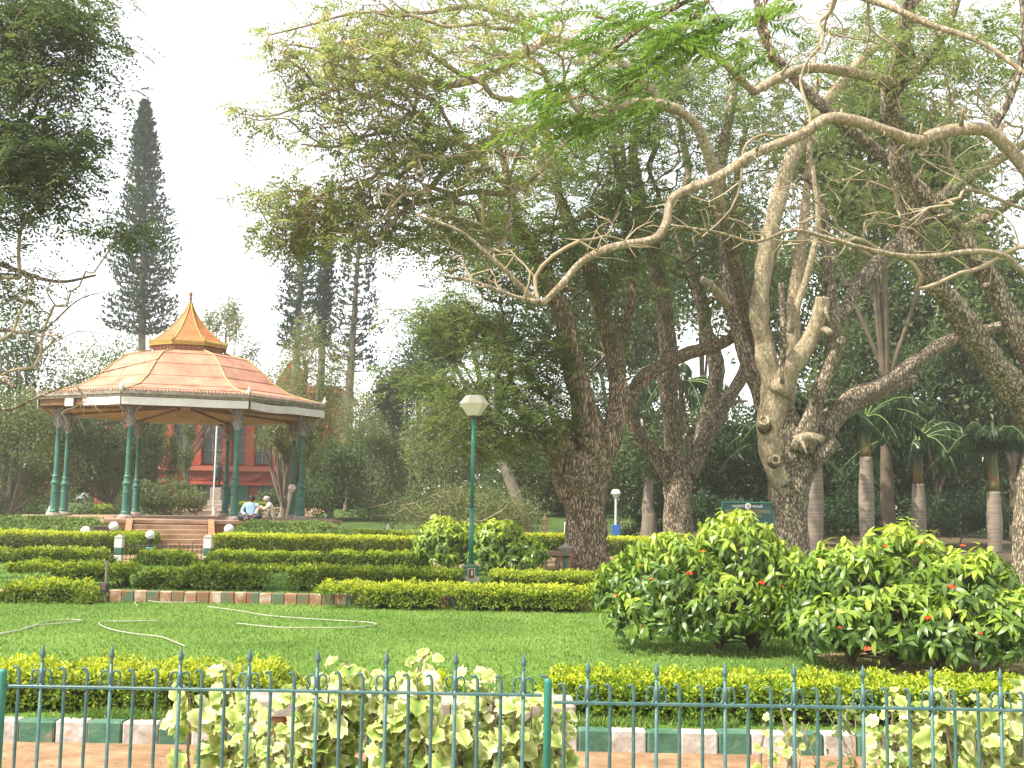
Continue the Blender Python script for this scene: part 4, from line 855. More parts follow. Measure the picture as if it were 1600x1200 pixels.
# ================================================================== LAWN GRASS
def grass(n, x0, x1, y0, y1, h, wdt, nm, zf, tmean=.5, reject=None):
    x = rng.uniform(x0, x1, n); y = rng.uniform(y0, y1, n)
    if reject is not None:
        k = reject(x, y); x = x[k]; y = y[k]
    n = len(x); P = np.stack([x, y, zf(x, y)], -1); D = rng.normal(0, .45, (n, 3)); D[:, 2] = 1
    V, Fc = leaves(P, D, rdir(n), rng.uniform(.6, 1.3, n)*h, wdt, .0, .25)
    tn = np.clip(tmean+.17*wob(P, 1.1)+.14*wob(P, 4.7)+rng.normal(0, .24, n), 0, 1)
    o = part_raw(nm, V, [Fc], LM['grass'], None, 'stuff', tone=np.repeat(tn, 4)); o['label'] = 'short mown grass'; return o
inview = lambda x, y: np.abs(x) < (y*.50+.6)
g1 = grass(95000, -9.5, 9, 8.56, 18.2, .035, .014, 'lawn_grass', lambda x, y: x*0, .55, inview); g1['label'] = 'short green mown grass of the lawn between the two kerbs'; g1['category'] = 'grass'
g2 = grass(30000, -13, 3, 18.5, 27.6, .05, .02, 'terrace_grass', lambda x, y: x*0+TZ, .42, inview); g2['label'] = 'grass between the back hedge rows'; g2['category'] = 'grass'
g3 = grass(26000, -7, 7, 8.5, 9.0, .07, .012, 'kerb_grass', lambda x, y: x*0, .5, lambda x, y: inview(x, y) & (wob(np.stack([x, y, x*0], -1), 2) > -.15)); g3['label'] = 'taller rough grass growing just behind the front kerb under the hedge'; g3['category'] = 'grass'
# fallen leaves / litter on the path
n = 160; x = rng.uniform(-4, 4.5, n); y = rng.uniform(7.0, 8.36, n); P = np.stack([x, y, x*0-.125], -1); D = rdir(n); D[:, 2] *= .15
V, Fc = leaves(P, D, np.tile([0, 0, 1.], (n, 1)), rng.uniform(.015, .04, n), .014, .2, .1)
o = part_raw('leaf_litter', V, [Fc], LM['ground'], None, 'stuff', tone=np.repeat(rng.uniform(.2, 1, n), 4)); o['label'] = 'dry leaf litter scattered on the red path'; o['category'] = 'leaf litter'

# ================================================================== HEDGES
MT['core'] = surf('hedge_twigs', [(.3, (.018, .022, .010)), (.7, (.05, .05, .022))], 12, .95, .6, 30)
def hedge(label, x0, x1, y0, y1, z0, h, n, L=.045, mat='hedge', tmean=.4, top=.35, amp=.05, gaps=None, taper0=0, taper1=0, stems=True, group=None, name='clipped_hedge', lift=0.0, rag=.045):
    """hedge along x; leaves spread through a shell over a bumpy box"""
    h = h-.045; amp = amp*1.5; loc = ((x0+x1)/2, (y0+y1)/2, z0); t = thing(name, label, 'hedge', loc, group)
    wd, dp = x1-x0, y1-y0
    area = np.array([wd*dp, wd*h, wd*h*.35, dp*h, dp*h]); area = area/area.sum(); face = rng.choice(5, n, p=area)
    u, v = rng.uniform(0, 1, n), rng.uniform(0, 1, n); P = np.zeros((n, 3)); N = np.zeros((n, 3))
    for f, (px_, py_, pz_, nn) in enumerate(((u, v, 1+0*u, (0, 0, 1)), (u, 0*u, v, (0, -1, 0)), (u, 0*u+1, v, (0, 1, 0)), (0*u, u, v, (-1, 0, 0)), (0*u+1, u, v, (1, 0, 0)))):
        k = face == f; P[k] = np.stack([x0+px_*wd, y0+py_*dp, pz_*h], -1)[k]; N[k] = nn
    # rounding at the ends
    tz = np.ones(n)
    if taper0: tz *= np.clip((P[:, 0]-x0)/taper0+.35, 0, 1)
    if taper1: tz *= np.clip((x1-P[:, 0])/taper1+.35, 0, 1)
    P[:, 2] *= tz
    low = (face != 0) & (P[:, 2] < lift+.10*wob(P, 9)*h); 
    bump = wob(P+[0, 0, 0], 3.0/max(h, .3), 2.0)*amp+wob(P, 11/max(h, .3), 5.)*amp*.5
    depth_ = rng.exponential(rag, n)
    P = P+N*(bump-depth_)[:, None]; spr = (rng.random(n) < .10) & (face == 0); P[spr, 2] += np.minimum(rng.exponential(.02, spr.sum()), .05)
    # round top edges
    e = np.clip((P[:, 2]/h-.7)/.3, 0, 1)**2*amp*1.2; P[:, 1] += np.where(face == 1, e, 0); 
    keep = ~low
    if gaps is not None: keep &= gaps(P)
    P, N, face, depth_ = P[keep], N[keep], face[keep], depth_[keep]; n = len(P); P[:, 2] += z0; P[:, 2] = np.maximum(P[:, 2], z0+.02)
    D = N*.5+rng.normal(0, .7, (n, 3)); D[:, 2] += .25; NN = N+rng.normal(0, .5, (n, 3)); NN[:, 2] += .4
    V, Fc = leaves(P, D, NN, rng.uniform(.7, 1.25, n)*L, L*.5, .15, .2)
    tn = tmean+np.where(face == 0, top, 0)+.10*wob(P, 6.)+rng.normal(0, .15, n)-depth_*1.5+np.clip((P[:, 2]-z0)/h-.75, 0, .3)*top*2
    part_raw('foliage', V, [Fc], LM[mat], t, 'stuff', tone=np.repeat(np.clip(tn, 0, 1), 4))
    # twiggy core
    if stems:
        mb = MB(); k = int(max(3, wd/.16)); 
        for i in range(min(k, 90)):
            x = x0+wd*(i+rng.uniform(.2, .8))/min(k, 90); y = rng.uniform(y0+dp*.2, y0+dp*.7)
            if gaps is not None and not gaps(np.array([[x, y, h*.5]]))[0]: continue
            for q in range(4):
                e = np.array([x+rng.normal(0, .12), y+rng.normal(0, .1), z0+h*rng.uniform(.6, .95)]); b = np.array([x, y, z0-.02]); m_ = (b+e)/2+rng.normal(0, .02, 3)
                mb.tube([b, m_, e], [.008, .006, .003], 3, caps=False)
        if mb.V: part('stems', mb, MT['twigdark'], t, kind='stuff')
    m = 14; xs = np.linspace(x0+.12, x1-.12, max(3, int(wd/.15))); ringp = []; a_ = np.linspace(0, PI, 7)
    V = []; 
    for x in xs:
        zz = h*.8*(np.clip((x-x0)/taper0+.2, 0, 1) if taper0 else 1)*(np.clip((x1-x)/taper1+.2, 0, 1) if taper1 else 1)
        if gaps is not None and not all(gaps(np.array([[x+dx, (y0+y1)/2, .05] for dx in (-.16, -.08, 0, .08, .16)]))): zz = -9
        for q in a_: V.append((x, (y0+y1)/2-math.cos(q)*dp*.36+rng.normal(0, .01), z0+(max(.01, lift*.9) if zz > -1 else -.2)+max(0, (zz-lift))*min(1, math.sin(q)*1.5)*rng.uniform(.9, 1)))
    V = np.array(V); i = np.arange(len(xs)-1)[:, None]*7; j = np.arange(6)[None]; Q = np.stack([i+j, i+7+j, i+8+j, i+j+1], -1).reshape(-1, 4)
    part_raw('twig_core', V, [Q], MT['core'], t)
    return t
X = lambda px, py, Y: at(px, py, Y)[0]
# front hedges
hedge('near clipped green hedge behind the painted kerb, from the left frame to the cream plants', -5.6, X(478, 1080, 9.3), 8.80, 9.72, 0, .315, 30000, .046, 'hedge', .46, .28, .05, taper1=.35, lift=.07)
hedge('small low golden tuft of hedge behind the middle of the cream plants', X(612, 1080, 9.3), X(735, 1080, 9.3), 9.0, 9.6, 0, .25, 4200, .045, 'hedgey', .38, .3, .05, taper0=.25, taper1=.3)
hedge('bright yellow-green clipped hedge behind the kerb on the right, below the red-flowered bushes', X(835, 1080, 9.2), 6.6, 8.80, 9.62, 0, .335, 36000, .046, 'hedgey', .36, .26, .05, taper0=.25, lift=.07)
# row right behind the far lawn kerb
hedge('low clipped hedge hanging over the terracotta edging, right of the far striped kerb', X(490, 930, 17.9), X(940, 930, 17.9), 17.55, 18.3, 0, .40, 15000, .06, 'hedge', .50, .30, .05, taper0=.2, lift=.08, gaps=lambda P: ~((P[:, 2] < .22) & (wob(P*[1, 0, 0], 3.1) < -.15)))
hedge('low ragged hedge clump at the far left lawn edge, left of the junction box', X(8, 930, 17.9), X(152, 930, 17.9), 17.6, 18.3, 0, .34, 5200, .06, 'hedge', .44, .3, .07, taper0=.25, taper1=.3)
R2 = 20.6
def gp_gap(px0, px1): 
    a, b = X(px0, 900, R2), X(px1, 900, R2); return lambda P: ~((P[:, 0] > a) & (P[:, 0] < b))
hedge('second-row hedge left of the middle, crossing behind the junction box', X(18, 900, R2), X(212, 900, R2), R2-.3, R2+.5, TZ, .44, 9500, .065, 'hedge', .33, .25, .06, taper1=.2, lift=.14, gaps=lambda P: ~((P[:, 2] < .26) & (wob(P*[1, 0, 0], 2.3) < .0)))
hedge('rounded dark clump of hedge right behind the striped kerb', X(222, 900, R2), X(288, 900, R2), R2-.3, R2+.4, TZ, .38, 3800, .065, 'hedge', .25, .22, .07, taper0=.25, taper1=.25)
hedge('second-row hedge with thin leggy gaps behind the striped kerb', X(283, 900, R2), X(500, 900, R2), R2-.3, R2+.5, TZ, .45, 9500, .065, 'hedge', .28, .26, .06, taper0=.3, lift=.10, gaps=lambda P: ~((P[:, 2] < .33) & (wob(P*[1, 0, 0], 3.7, 1.) < -.25)))
hedge('second-row hedge between the striped kerb and the tall lamp plinth', X(500, 900, R2+1.5), X(720, 900, R2+1.5), R2+1.2, R2+2.0, TZ, .37, 8500, .065, 'hedge', .32, .3, .05)
hedge('second-row hedge right of the tall lamp plinth', X(765, 900, R2+1.5), X(935, 900, R2+1.5), R2+1.0, R2+2.0, TZ, .36, 7500, .065, 'hedge', .42, .3, .05)
R3 = 27.9
hedge('third-row hedge at the left frame below the tall back hedge', -15.5, X(26, 870, R3), R3-.4, R3+.4, TZ, .37, 4200, .075, 'hedge', .32, .28, .05, taper1=.3)
hedge('third-row hedge left of the banded gate post', X(30, 870, R3), X(170, 870, R3), R3-.4, R3+.4, TZ, .38, 6200, .075, 'hedge', .32, .28, .05, taper0=.1, taper1=.3)
hedge('small hedge piece standing in front of the little iron gate', X(214, 870, R3), X(310, 870, R3), R3-.4, R3+.2, TZ, .36, 4200, .075, 'hedge', .34, .24, .06, taper0=.3, taper1=.2)
hedge('third-row hedge right of the banded gate post', X(322, 870, R3), X(500, 870, R3), R3-.4, R3+.4, TZ, .38, 7500, .075, 'hedge', .33, .28, .05, taper0=.4)
hedge('third-row hedge ending at the round bushes left of the tall lamp', X(505, 870, R3+.3), X(672, 870, R3+.3), R3-.2, R3+.6, TZ, .42, 7000, .075, 'hedge', .35, .28, .05, taper0=.3)
R4 = 32.6
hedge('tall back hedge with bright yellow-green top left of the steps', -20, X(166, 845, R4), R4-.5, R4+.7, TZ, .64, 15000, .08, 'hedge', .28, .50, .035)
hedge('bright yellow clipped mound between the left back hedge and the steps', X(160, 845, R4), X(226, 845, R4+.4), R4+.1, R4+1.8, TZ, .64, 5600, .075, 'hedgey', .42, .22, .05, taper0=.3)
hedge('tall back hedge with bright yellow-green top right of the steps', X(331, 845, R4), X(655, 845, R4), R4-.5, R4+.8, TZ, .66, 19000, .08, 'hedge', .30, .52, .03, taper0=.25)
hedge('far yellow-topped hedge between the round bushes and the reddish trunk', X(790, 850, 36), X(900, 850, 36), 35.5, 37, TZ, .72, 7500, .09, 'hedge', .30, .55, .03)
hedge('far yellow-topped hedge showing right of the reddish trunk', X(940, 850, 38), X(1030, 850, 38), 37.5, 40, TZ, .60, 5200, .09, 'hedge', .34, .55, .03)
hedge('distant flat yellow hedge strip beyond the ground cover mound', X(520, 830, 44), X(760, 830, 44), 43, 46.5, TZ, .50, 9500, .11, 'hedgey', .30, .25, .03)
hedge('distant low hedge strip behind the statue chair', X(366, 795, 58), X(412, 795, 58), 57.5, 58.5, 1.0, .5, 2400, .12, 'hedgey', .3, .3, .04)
# ground cover mounds on both sides of the steps
def mound(label, xa, xb, ya, yb, h, n):
    t = thing('ground_cover_mound', label, 'shrub', ((xa+xb)/2, (ya+yb)/2, TZ), 'ground cover mounds beside the steps')
    m = int(n*1.3); P = np.stack([rng.uniform(xa, xb, m), rng.uniform(ya, yb, m), np.zeros(m)], -1)
    sx_ = np.clip((P[:, 0]-xa)/.8, 0, 1)*np.clip((xb-P[:, 0])/1.6, 0, 1); sy_ = np.clip((P[:, 1]-ya)/1.5, 0, 1)
    zt = h*np.sqrt(np.clip(sx_, 0.02, 1))*(.25+.75*np.sqrt(sy_))+.05*wob(P, 3.)
    P[:, 2] = TZ+zt-rng.exponential(.04, m); N = np.tile([0, -.5, 1.], (m, 1)); D = rng.normal(0, .8, (m, 3))+[0, -.3, .1]
    V, Fc = leaves(P, D, N+rng.normal(0, .5, (m, 3)), rng.uniform(.08, .13, m), .075, .1, .2)
    tn = .5+.18*wob(P, 1.7)+rng.normal(0, .2, m); part_raw('foliage', V, [Fc], LM['ground'], t, 'stuff', tone=np.repeat(np.clip(tn, 0, 1), 4))
    gx = np.linspace(xa+.2, xb-.2, 12); gy = np.linspace(ya+.2, yb, 6); V = []
    for y in gy:
        for x in gx: V.append((x, y, TZ-.02+max(0, h*math.sqrt(max(.02, min(1, (x-xa)/.8)*min(1, (xb-x)/1.6)))*(.25+.75*math.sqrt(min(1, (y-ya)/1.5)))-.16)))
    i = np.arange(5)[:, None]*12; j = np.arange(11)[None]; Q = np.stack([i+j, i+j+1, i+13+j, i+12+j], -1).reshape(-1, 4); part_raw('twig_core', np.array(V), [Q], MT['core'], t)
mound('ground cover mound of round pale leaves left of the steps', -18, X(222, 825, 35), 34.0, 36.2, .94, 15000)
mound('ground cover mound of round pale leaves right of the steps', X(340, 825, 35), X(585, 825, 35), 34.0, 36.4, .92, 15000)

# ================================================================== BUSHES WITH LARGE LEAVES
def leafobj_mesh(name, L, W, mat, crinkle=0, seg=3, fold=.18, bend=.35, tone=.5, shape='lance'):
    """one leaf along +x, normal +z, with a midrib fold and a droop"""
    V = []; ts = np.linspace(0, 1, seg+2)
    for i, t_ in enumerate(ts):
        if shape == 'lance': wv = math.sin(PI*min(1, t_**.8))**.9*W*.5
        else: wv = math.sqrt(max(0, 1-(2*t_-1)**2))*W*.5
        z = -bend*L*t_**2; x = L*t_*(1-.15*bend*t_)
        cr = crinkle*W*(.5 if i % 2 else -.5)
        V += [(x, -wv, z+fold*wv+cr), (x, 0, z), (x, wv, z+fold*wv-cr)]
    Q = []; n = len(ts)
    for i in range(n-1):
        for j in (0, 1): a = i*3+j; Q.append((a, a+3, a+4, a+1))
    V = np.array(V); 
    if shape != 'lance':
        k_ = np.repeat(np.arange(len(ts)), 3); V[:, 1] *= 1+.14*np.where(k_ % 2, 1, -1)*rng.uniform(.6, 1.3, len(V)); V[:, 2] += rng.normal(0, .035, len(V))*W; V[:, 0] += rng.normal(0, .02, len(V))*L
    tn = np.full(len(V), tone)
    if shape != 'lance': tn = tone+np.array([.22, -.28, .22]*n)+rng.normal(0, .06, 3*n)
    # drop degenerate first and last outer verts by tiny width
    V[0, 1] = -.0005; V[2, 1] = .0005; V[-3, 1] = -.0005; V[-1, 1] = .0005
    return V, np.array(Q), np.clip(tn, 0, 1)
def frame(D, N):
    D = D/np.linalg.norm(D); S_ = np.cross(N, D); S_ /= np.linalg.norm(S_)+1e-9; N = np.cross(D, S_); return np.stack([D, S_, N], 1)
def leaf_bush(name, label, cat, base, ell, nros, L, W, mat, nparts, per=7, leafname='leaf', group=None, droop=.75, seed_tone=.4, zlow=.1, flowers=(), trunks=((0, 0),), parts_label=None):
    """ell: list of (cx,cy,cz,rx,ry,rz); rosettes of drooping leaves over the surface of the union"""
    t = thing(name, label, cat, base, group); base = np.array(base, float)
    ell = np.array(ell, float); wts = ell[:, 3]*ell[:, 5]; wts /= wts.sum(); P = []; N = []; dep = []
    while len(P) < nros:
        k = rng.choice(len(ell), p=wts); e = ell[k]; d = rdir(1)[0]
        if d[2] < -.45: continue
        sh = 1-min(.75, abs(rng.exponential(.13))); p = e[:3]+d*e[3:]*sh
        if p[2]-base[2] < zlow: continue
        q = ((p-ell[:, :3])/ell[:, 3:]); q = np.sqrt((q*q).sum(1)); q[k] = 9
        if q.min() < .62: continue
        P.append(p); N.append(d); dep.append(1-sh)
    P = np.array(P)+rng.normal(0, .02, (nros, 3)); P += np.array(N)*(wob(P, 5)*.07)[:, None]; N = np.array(N); dep = np.array(dep)
    pos, Mx, tone = [], [], []
    for i in range(nros):
        ax = unit(N[i]*.8+[0, 0, .7]+rng.normal(0, .25, 3)); u = unit(np.cross(ax, rdir(1)[0])); v = np.cross(ax, u); ph = rng.uniform(0, 6)
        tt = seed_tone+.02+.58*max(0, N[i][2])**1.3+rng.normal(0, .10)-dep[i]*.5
        k = per+rng.integers(-2, 3)
        for j in range(k):
            a = ph+j*2*PI/k*1.9; lift_ = rng.uniform(-.55, .75); d = u*math.cos(a)+v*math.sin(a)+ax*lift_; d[2] -= droop*rng.uniform(.4, 1.1)
            pos.append(P[i]+ax*.01*j); Mx.append(frame(d, ax+rng.normal(0, .15, 3))); tone.append(tt+rng.normal(0, .08)+.1*lift_)
    pos = np.array(pos); Mx = np.array(Mx); tone = np.clip(tone, 0, 1); sc = rng.uniform(.65, 1.2, len(pos))
    cd = np.array([0, 0, 1.6])-pos; cd = unit(cd); out_ = np.repeat(N, 1, 0)
    # nearest to the viewer first
    order = np.argsort(np.linalg.norm(pos-[0, 0, 1.6], axis=1))
    pr = set(order[:nparts].tolist()) if nparts else set()
    tl = [.12, .28, .42, .56, .70, .9]; proto = []
    for k, tv in enumerate(tl):
        V, Q, tn = leafobj_mesh(leafname, L, W, mat, tone=tv, bend=rng.uniform(.25, .5)); proto.append((V, Q, tn))
    pm = [mesh(leafname, V, [Q], LM[mat], smooth=True, tone=tn) for V, Q, tn in proto] if nparts else []
    SV, SQ, ST = [], [], []; off = 0
    for i in range(len(pos)):
        k = int(np.argmin(np.abs(np.array(tl)-tone[i])))
        if i in pr:
            o = bpy.data.objects.new(leafname, pm[k]); COL.objects.link(o); o.parent = t
            m4 = np.eye(4); m4[:3, :3] = Mx[i]*sc[i]; m4[:3, 3] = pos[i]-base; o.matrix_basis = Matrix(m4.tolist())
        else:
            V, Q, tn = proto[k]; SV.append(V @ Mx[i].T*sc[i]+pos[i]); SQ.append(Q+off); ST.append(np.clip(tn+(tone[i]-tl[k]), 0, 1)); off += len(V)
    part_raw('foliage', np.concatenate(SV), [np.concatenate(SQ)], LM[mat], t, 'stuff', smooth=True, tone=np.concatenate(ST))
    mb = MB()
    for i in range(0, nros, max(1, nros//130)):
        tr = trunks[rng.integers(len(trunks))]; b = base+[tr[0], tr[1], 0]; m1 = b+[rng.normal(0, .05), rng.normal(0, .05), .35*(P[i][2]-b[2])]; m2 = m1*.45+P[i]*.55+rng.normal(0, .04, 3)
        mb.tube([b-[0, 0, .03], m1, m2, P[i]], [.012, .010, .007, .003], 4, caps=False)
    part('branches', mb, MT['twigdark'], t, kind='stuff')
    for tr in trunks: mb = MB(); mb.tube([base+[tr[0], tr[1], -.03], base+[tr[0]+.02, tr[1], .25], base+[tr[0]+.05, tr[1]+.03, .6]], [.035, .028, .02], 7); part('trunk', mb, MT['bark'], t)
    for (fx, fy, fz, r, col) in flowers:
        mb = MB()
        for q in range(26):
            d = rdir(1)[0]; d[2] = abs(d[2])*.7; c = np.array([fx, fy, fz])+d*r*.75; u = unit(np.cross(d, rdir(1)[0])); v = np.cross(d, u); s_ = r*.32
            mb.add([c+u*s_, c+v*s_*.35, c-u*s_, c-v*s_*.35, c+d*.004], [np.array([(0, 1, 4), (1, 2, 4), (2, 3, 4), (3, 0, 4)])]); mb.add([c+v*s_, c+u*s_*.35, c-v*s_, c-u*s_*.35, c+d*.005], [np.array([(0, 1, 4), (1, 2, 4), (2, 3, 4), (3, 0, 4)])])
        part('flower_cluster', mb, MT[col], t)
    return t
MT['flower'] = flat('red_orange_petal', (.78, .07, .018), rough=.6); MT['flower2'] = flat('orange_petal', (.80, .16, .02), rough=.6)
def fl(px, py, Y, r=.05, c='flower'): p = at(px, py, Y-.16); return (p[0], p[1], p[2], r, c)
# big flowering bushes at right
b = np.array([2.45, 13.4, 0]); 
el = [(X(1050, 900, 13.3), 13.3, .78, .62, .6, .52), (X(1150, 880, 13.5), 13.6, .92, .68, .6, .60), (X(985, 930, 13.8), 13.8, .62, .42, .5, .42), (X(1215, 900, 13.4), 13.5, .75, .45, .5, .50), (X(1120, 940, 13.0), 13.1, .50, .75, .5, .40), (X(1020, 950, 13.3), 13.2, .38, .58, .5, .36), (X(1195, 960, 13.2), 13.2, .38, .48, .4, .36), (X(1110, 980, 13.0), 13.0, .34, .5, .4, .28)]
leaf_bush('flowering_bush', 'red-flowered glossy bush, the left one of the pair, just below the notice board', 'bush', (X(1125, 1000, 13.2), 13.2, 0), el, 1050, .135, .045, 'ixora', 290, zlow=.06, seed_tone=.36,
          flowers=[fl(1078, 897, 12.75), fl(1190, 912, 12.9), fl(1098, 862, 12.9, .03, 'flower2'), fl(1005, 979, 13.1, .035), fl(963, 931, 13.2, .03), fl(1222, 917, 12.9, .025), fl(1000, 884, 13.0, .025, 'flower2'), fl(1018, 905, 12.9, .025, 'flower2')], trunks=((0, 0), (.42, .2)), group='flowering bushes behind the right hedge')
el = [(X(1330, 900, 12.2), 12.3, .74, .60, .6, .55), (X(1420, 880, 12.4), 12.6, .82, .62, .6, .60), (X(1510, 915, 12.0), 12.1, .72, .60, .6, .52), (X(1590, 960, 11.6), 11.8, .48, .50, .5, .42), (X(1280, 950, 12.3), 12.4, .5, .35, .4, .40), (X(1400, 960, 11.8), 11.9, .44, .85, .5, .40), (X(1300, 990, 12.0), 12.0, .34, .4, .4, .3), (X(1510, 990, 11.5), 11.6, .36, .55, .4, .34)]
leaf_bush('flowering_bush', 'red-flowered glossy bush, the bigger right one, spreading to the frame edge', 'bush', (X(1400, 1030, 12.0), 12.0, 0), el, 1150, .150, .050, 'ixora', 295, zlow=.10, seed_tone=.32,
          flowers=[fl(1487, 918, 11.45), fl(1450, 967, 11.3), fl(1356, 1015, 11.3), fl(1383, 854, 11.9, .03), fl(1312, 981, 11.6, .025), fl(1505, 853, 12.0, .028, 'flower2'), fl(1440, 849, 12.0, .03, 'flower2'), fl(1532, 990, 11.3, .025)], trunks=((0, 0), (.5, .1), (-.4, .2)), group='flowering bushes behind the right hedge')
# round bushes by the tall lamp
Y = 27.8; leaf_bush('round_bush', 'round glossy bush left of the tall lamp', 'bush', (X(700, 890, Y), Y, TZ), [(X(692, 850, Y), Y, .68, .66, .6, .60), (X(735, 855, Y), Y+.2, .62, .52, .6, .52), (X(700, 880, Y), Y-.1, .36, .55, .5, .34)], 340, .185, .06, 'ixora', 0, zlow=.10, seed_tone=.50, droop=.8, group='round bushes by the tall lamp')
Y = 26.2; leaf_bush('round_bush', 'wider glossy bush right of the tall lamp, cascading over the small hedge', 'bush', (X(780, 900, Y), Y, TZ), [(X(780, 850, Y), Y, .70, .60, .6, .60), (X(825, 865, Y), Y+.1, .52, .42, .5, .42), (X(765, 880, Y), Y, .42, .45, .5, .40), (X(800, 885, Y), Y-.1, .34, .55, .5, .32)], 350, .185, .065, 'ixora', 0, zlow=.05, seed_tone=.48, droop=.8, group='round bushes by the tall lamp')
Y = 55; leaf_bush('round_bush', 'small dark clipped ball bush right of the distant white lamp', 'bush', (X(980, 835, Y), Y, float(ground_z(X(980, 835, Y), Y))), [(X(980, 826, Y), Y, at(980, 826, Y)[2], .42, .42, .36)], 160, .16, .08, 'mid', 0, zlow=.02, seed_tone=.3)
Y = 50; leaf_bush('round_bush', 'low bright green bush beyond the bandstand between the left columns', 'bush', (X(160, 808, Y), Y, .3), [(X(160, 802, Y), Y, .95, .55, .5, .42)], 150, .14, .08, 'hedge', 0, zlow=.02, seed_tone=.3)
Y = 47; leaf_bush('round_bush', 'small bright green bush behind the rightmost bandstand columns', 'bush', (X(462, 812, Y), Y, .2), [(X(462, 806, Y), Y, .75, .36, .36, .38)], 110, .14, .08, 'hedge', 0, zlow=.02, seed_tone=.35)

# ================================================================== CREAM-LEAVED PLANTS BY THE FENCE
def cream_plant(label, px, Y, top, wpx, n, bare=.2, stems=4, size=.098):
    bx = X(px, 1150, Y); z0 = -.13; zt = at(px, top, Y)[2]; hw = wpx/F*Y/2
    t = thing('variegated_plant', label, 'plant', (bx, Y, z0), 'cream-leaved plants along the fence')
    tl = [.18, .34, .5, .62, .75, .88]; pm = []
    for k, tv in enumerate(tl):
        V, Q, tn = leafobj_mesh('leaf', size, size*1.0, 'cream', crinkle=.12, seg=5, fold=.30, bend=rng.uniform(.2, .9), tone=tv, shape='round'); pm.append(mesh('leaf', V, [Q], LM['cream'], smooth=True, tone=tn))
    ends = []; n = int(n*1.15)
    for s in range(stems):
        ex = rng.uniform(-.75, .75)*hw; ez = z0+(zt-z0)*(rng.uniform(.72, 1.0) if s else 1.0); ey = rng.uniform(-.12, .12)
        b = np.array([bx+ex*.35+rng.normal(0, .02), Y+ey*.4, z0]); e = np.array([bx+ex, Y+ey, ez-.03]); m_ = b*.5+e*.5+np.array([rng.normal(0, .02), rng.normal(0, .02), 0])
        mb = MB(); mb.tube([b, b*.7+m_*.3+rng.normal(0, .006, 3), m_, m_*.5+e*.5+rng.normal(0, .01, 3), e], [.013, .011, .009, .007, .004], 6); part('stem', mb, MT['trunkfar'], t)
        ends.append((b, m_, e))
    for i in range(n):
        b, m_, e = ends[rng.integers(len(ends))]; u = rng.beta(1.6, 1.0)*(1-bare)+bare; p = (1-u)**2*b+2*u*(1-u)*m_+u*u*e
        a = rng.uniform(0, 2*PI); rr = rng.uniform(.02, .10)*(1.25-.6*u)*(hw/.22)**.5; p = p+np.array([math.cos(a)*rr, math.sin(a)*rr*.8, rng.normal(0, .02)])
        p[0] = np.clip(p[0], bx-hw, bx+hw)
        d = np.array([math.cos(a), math.sin(a), rng.uniform(-.5, .35)+(.7 if u > .94 else 0)])+rng.normal(0, .25, 3); N_ = np.array([rng.normal(0, .4), -1.0+rng.normal(0, .4), .7])
        k = int(np.clip(rng.normal(1.3+2.0*u, 1.3), 0, 5)); o = bpy.data.objects.new('leaf', pm[k]); COL.objects.link(o); o.parent = t
        m4 = np.eye(4); m4[:3, :3] = frame(d, N_)*rng.uniform(.5, 1.3)*(1.1-.3*u); m4[:3, 3] = p-np.array([bx, Y, z0]); o.matrix_basis = Matrix(m4.tolist())
cream_plant('thin leaning cream-leaved plant furthest left, its tip just left of the bench', 330, 6.5, 1040, 110, 99, .05, 3)
cream_plant('short cream-leaved plant with bare tangled stems in front of the bench left end', 405, 6.3, 1100, 80, 70, .2, 3, .075)
cream_plant('tallest cream-leaved plant, left of the two high tips in the middle clump', 505, 6.6, 1022, 150, 272, .02, 6)
cream_plant('cream-leaved plant whose high tip is the right one of the two in the middle clump', 612, 6.6, 1022, 140, 264, .02, 6)
cream_plant('cream-leaved plant filling the clump between the high tips and the middle post', 700, 6.5, 1052, 130, 224, .02, 5)
cream_plant('cream-leaved plant just left of the middle fence post', 785, 6.6, 1068, 120, 200, .05, 5)
cream_plant('cream-leaved plant right behind the middle fence post, at the right end of the clump', 858, 6.7, 1075, 80, 120, .05, 4)
cream_plant('low cream-leaved plant at the foot of the middle clump, left part', 455, 6.2, 1115, 110, 96, .02, 4, .075)
cream_plant('sparse nearly bare cream-leaved plant standing alone right of centre', 1222, 6.3, 1090, 70, 24, .3, 3, .065)
cream_plant('cream-leaved plant, leftmost of the right-hand clump', 1400, 6.4, 1075, 90, 112, .1, 4, .08)
cream_plant('cream-leaved plant, middle one of the right-hand clump under the tall tip', 1490, 6.4, 1068, 130, 192, .05, 5)
cream_plant('cream-leaved plant, tallest of the right-hand clump, near the frame edge', 1562, 6.5, 1060, 110, 208, .05, 5)
# green weedy sprig
def weed(px, Y, top, label, n=60):
    bx = X(px, 1150, Y); z0 = -.13; zt = at(px, top, Y)[2]; t = thing('green_weed', label, 'plant', (bx, Y, z0), 'green weeds along the fence')
    P = np.stack([bx+rng.normal(0, .07, n), Y+rng.normal(0, .06, n), rng.uniform(z0+.05, zt, n)], -1); V, Fc = leaves(P, rng.normal(0, 1, (n, 3))+[0, 0, .2], np.tile([0, -.6, 1.], (n, 1))+rng.normal(0, .3, (n, 3)), rng.uniform(.04, .08, n), .04, .15, .3)
    part_raw('foliage', V, [Fc], LM['mid'], t, 'stuff', tone=np.repeat(rng.uniform(.6, 1, n), 4)); mb = MB()
    for i in range(5): mb.tube([(bx+rng.normal(0, .01), Y, z0), (bx+rng.normal(0, .06), Y, (z0+zt)/2), (bx+rng.normal(0, .08), Y+.02, zt-.03)], [.005, .004, .002], 4)
    part('stems', mb, MT['twig'], t, kind='stuff')
weed(1325, 6.5, 1090, 'green leafy weed between the lone plant and the right-hand clump')
weed(395, 6.2, 1150, 'low green weed near the path left of the middle clump', 30)
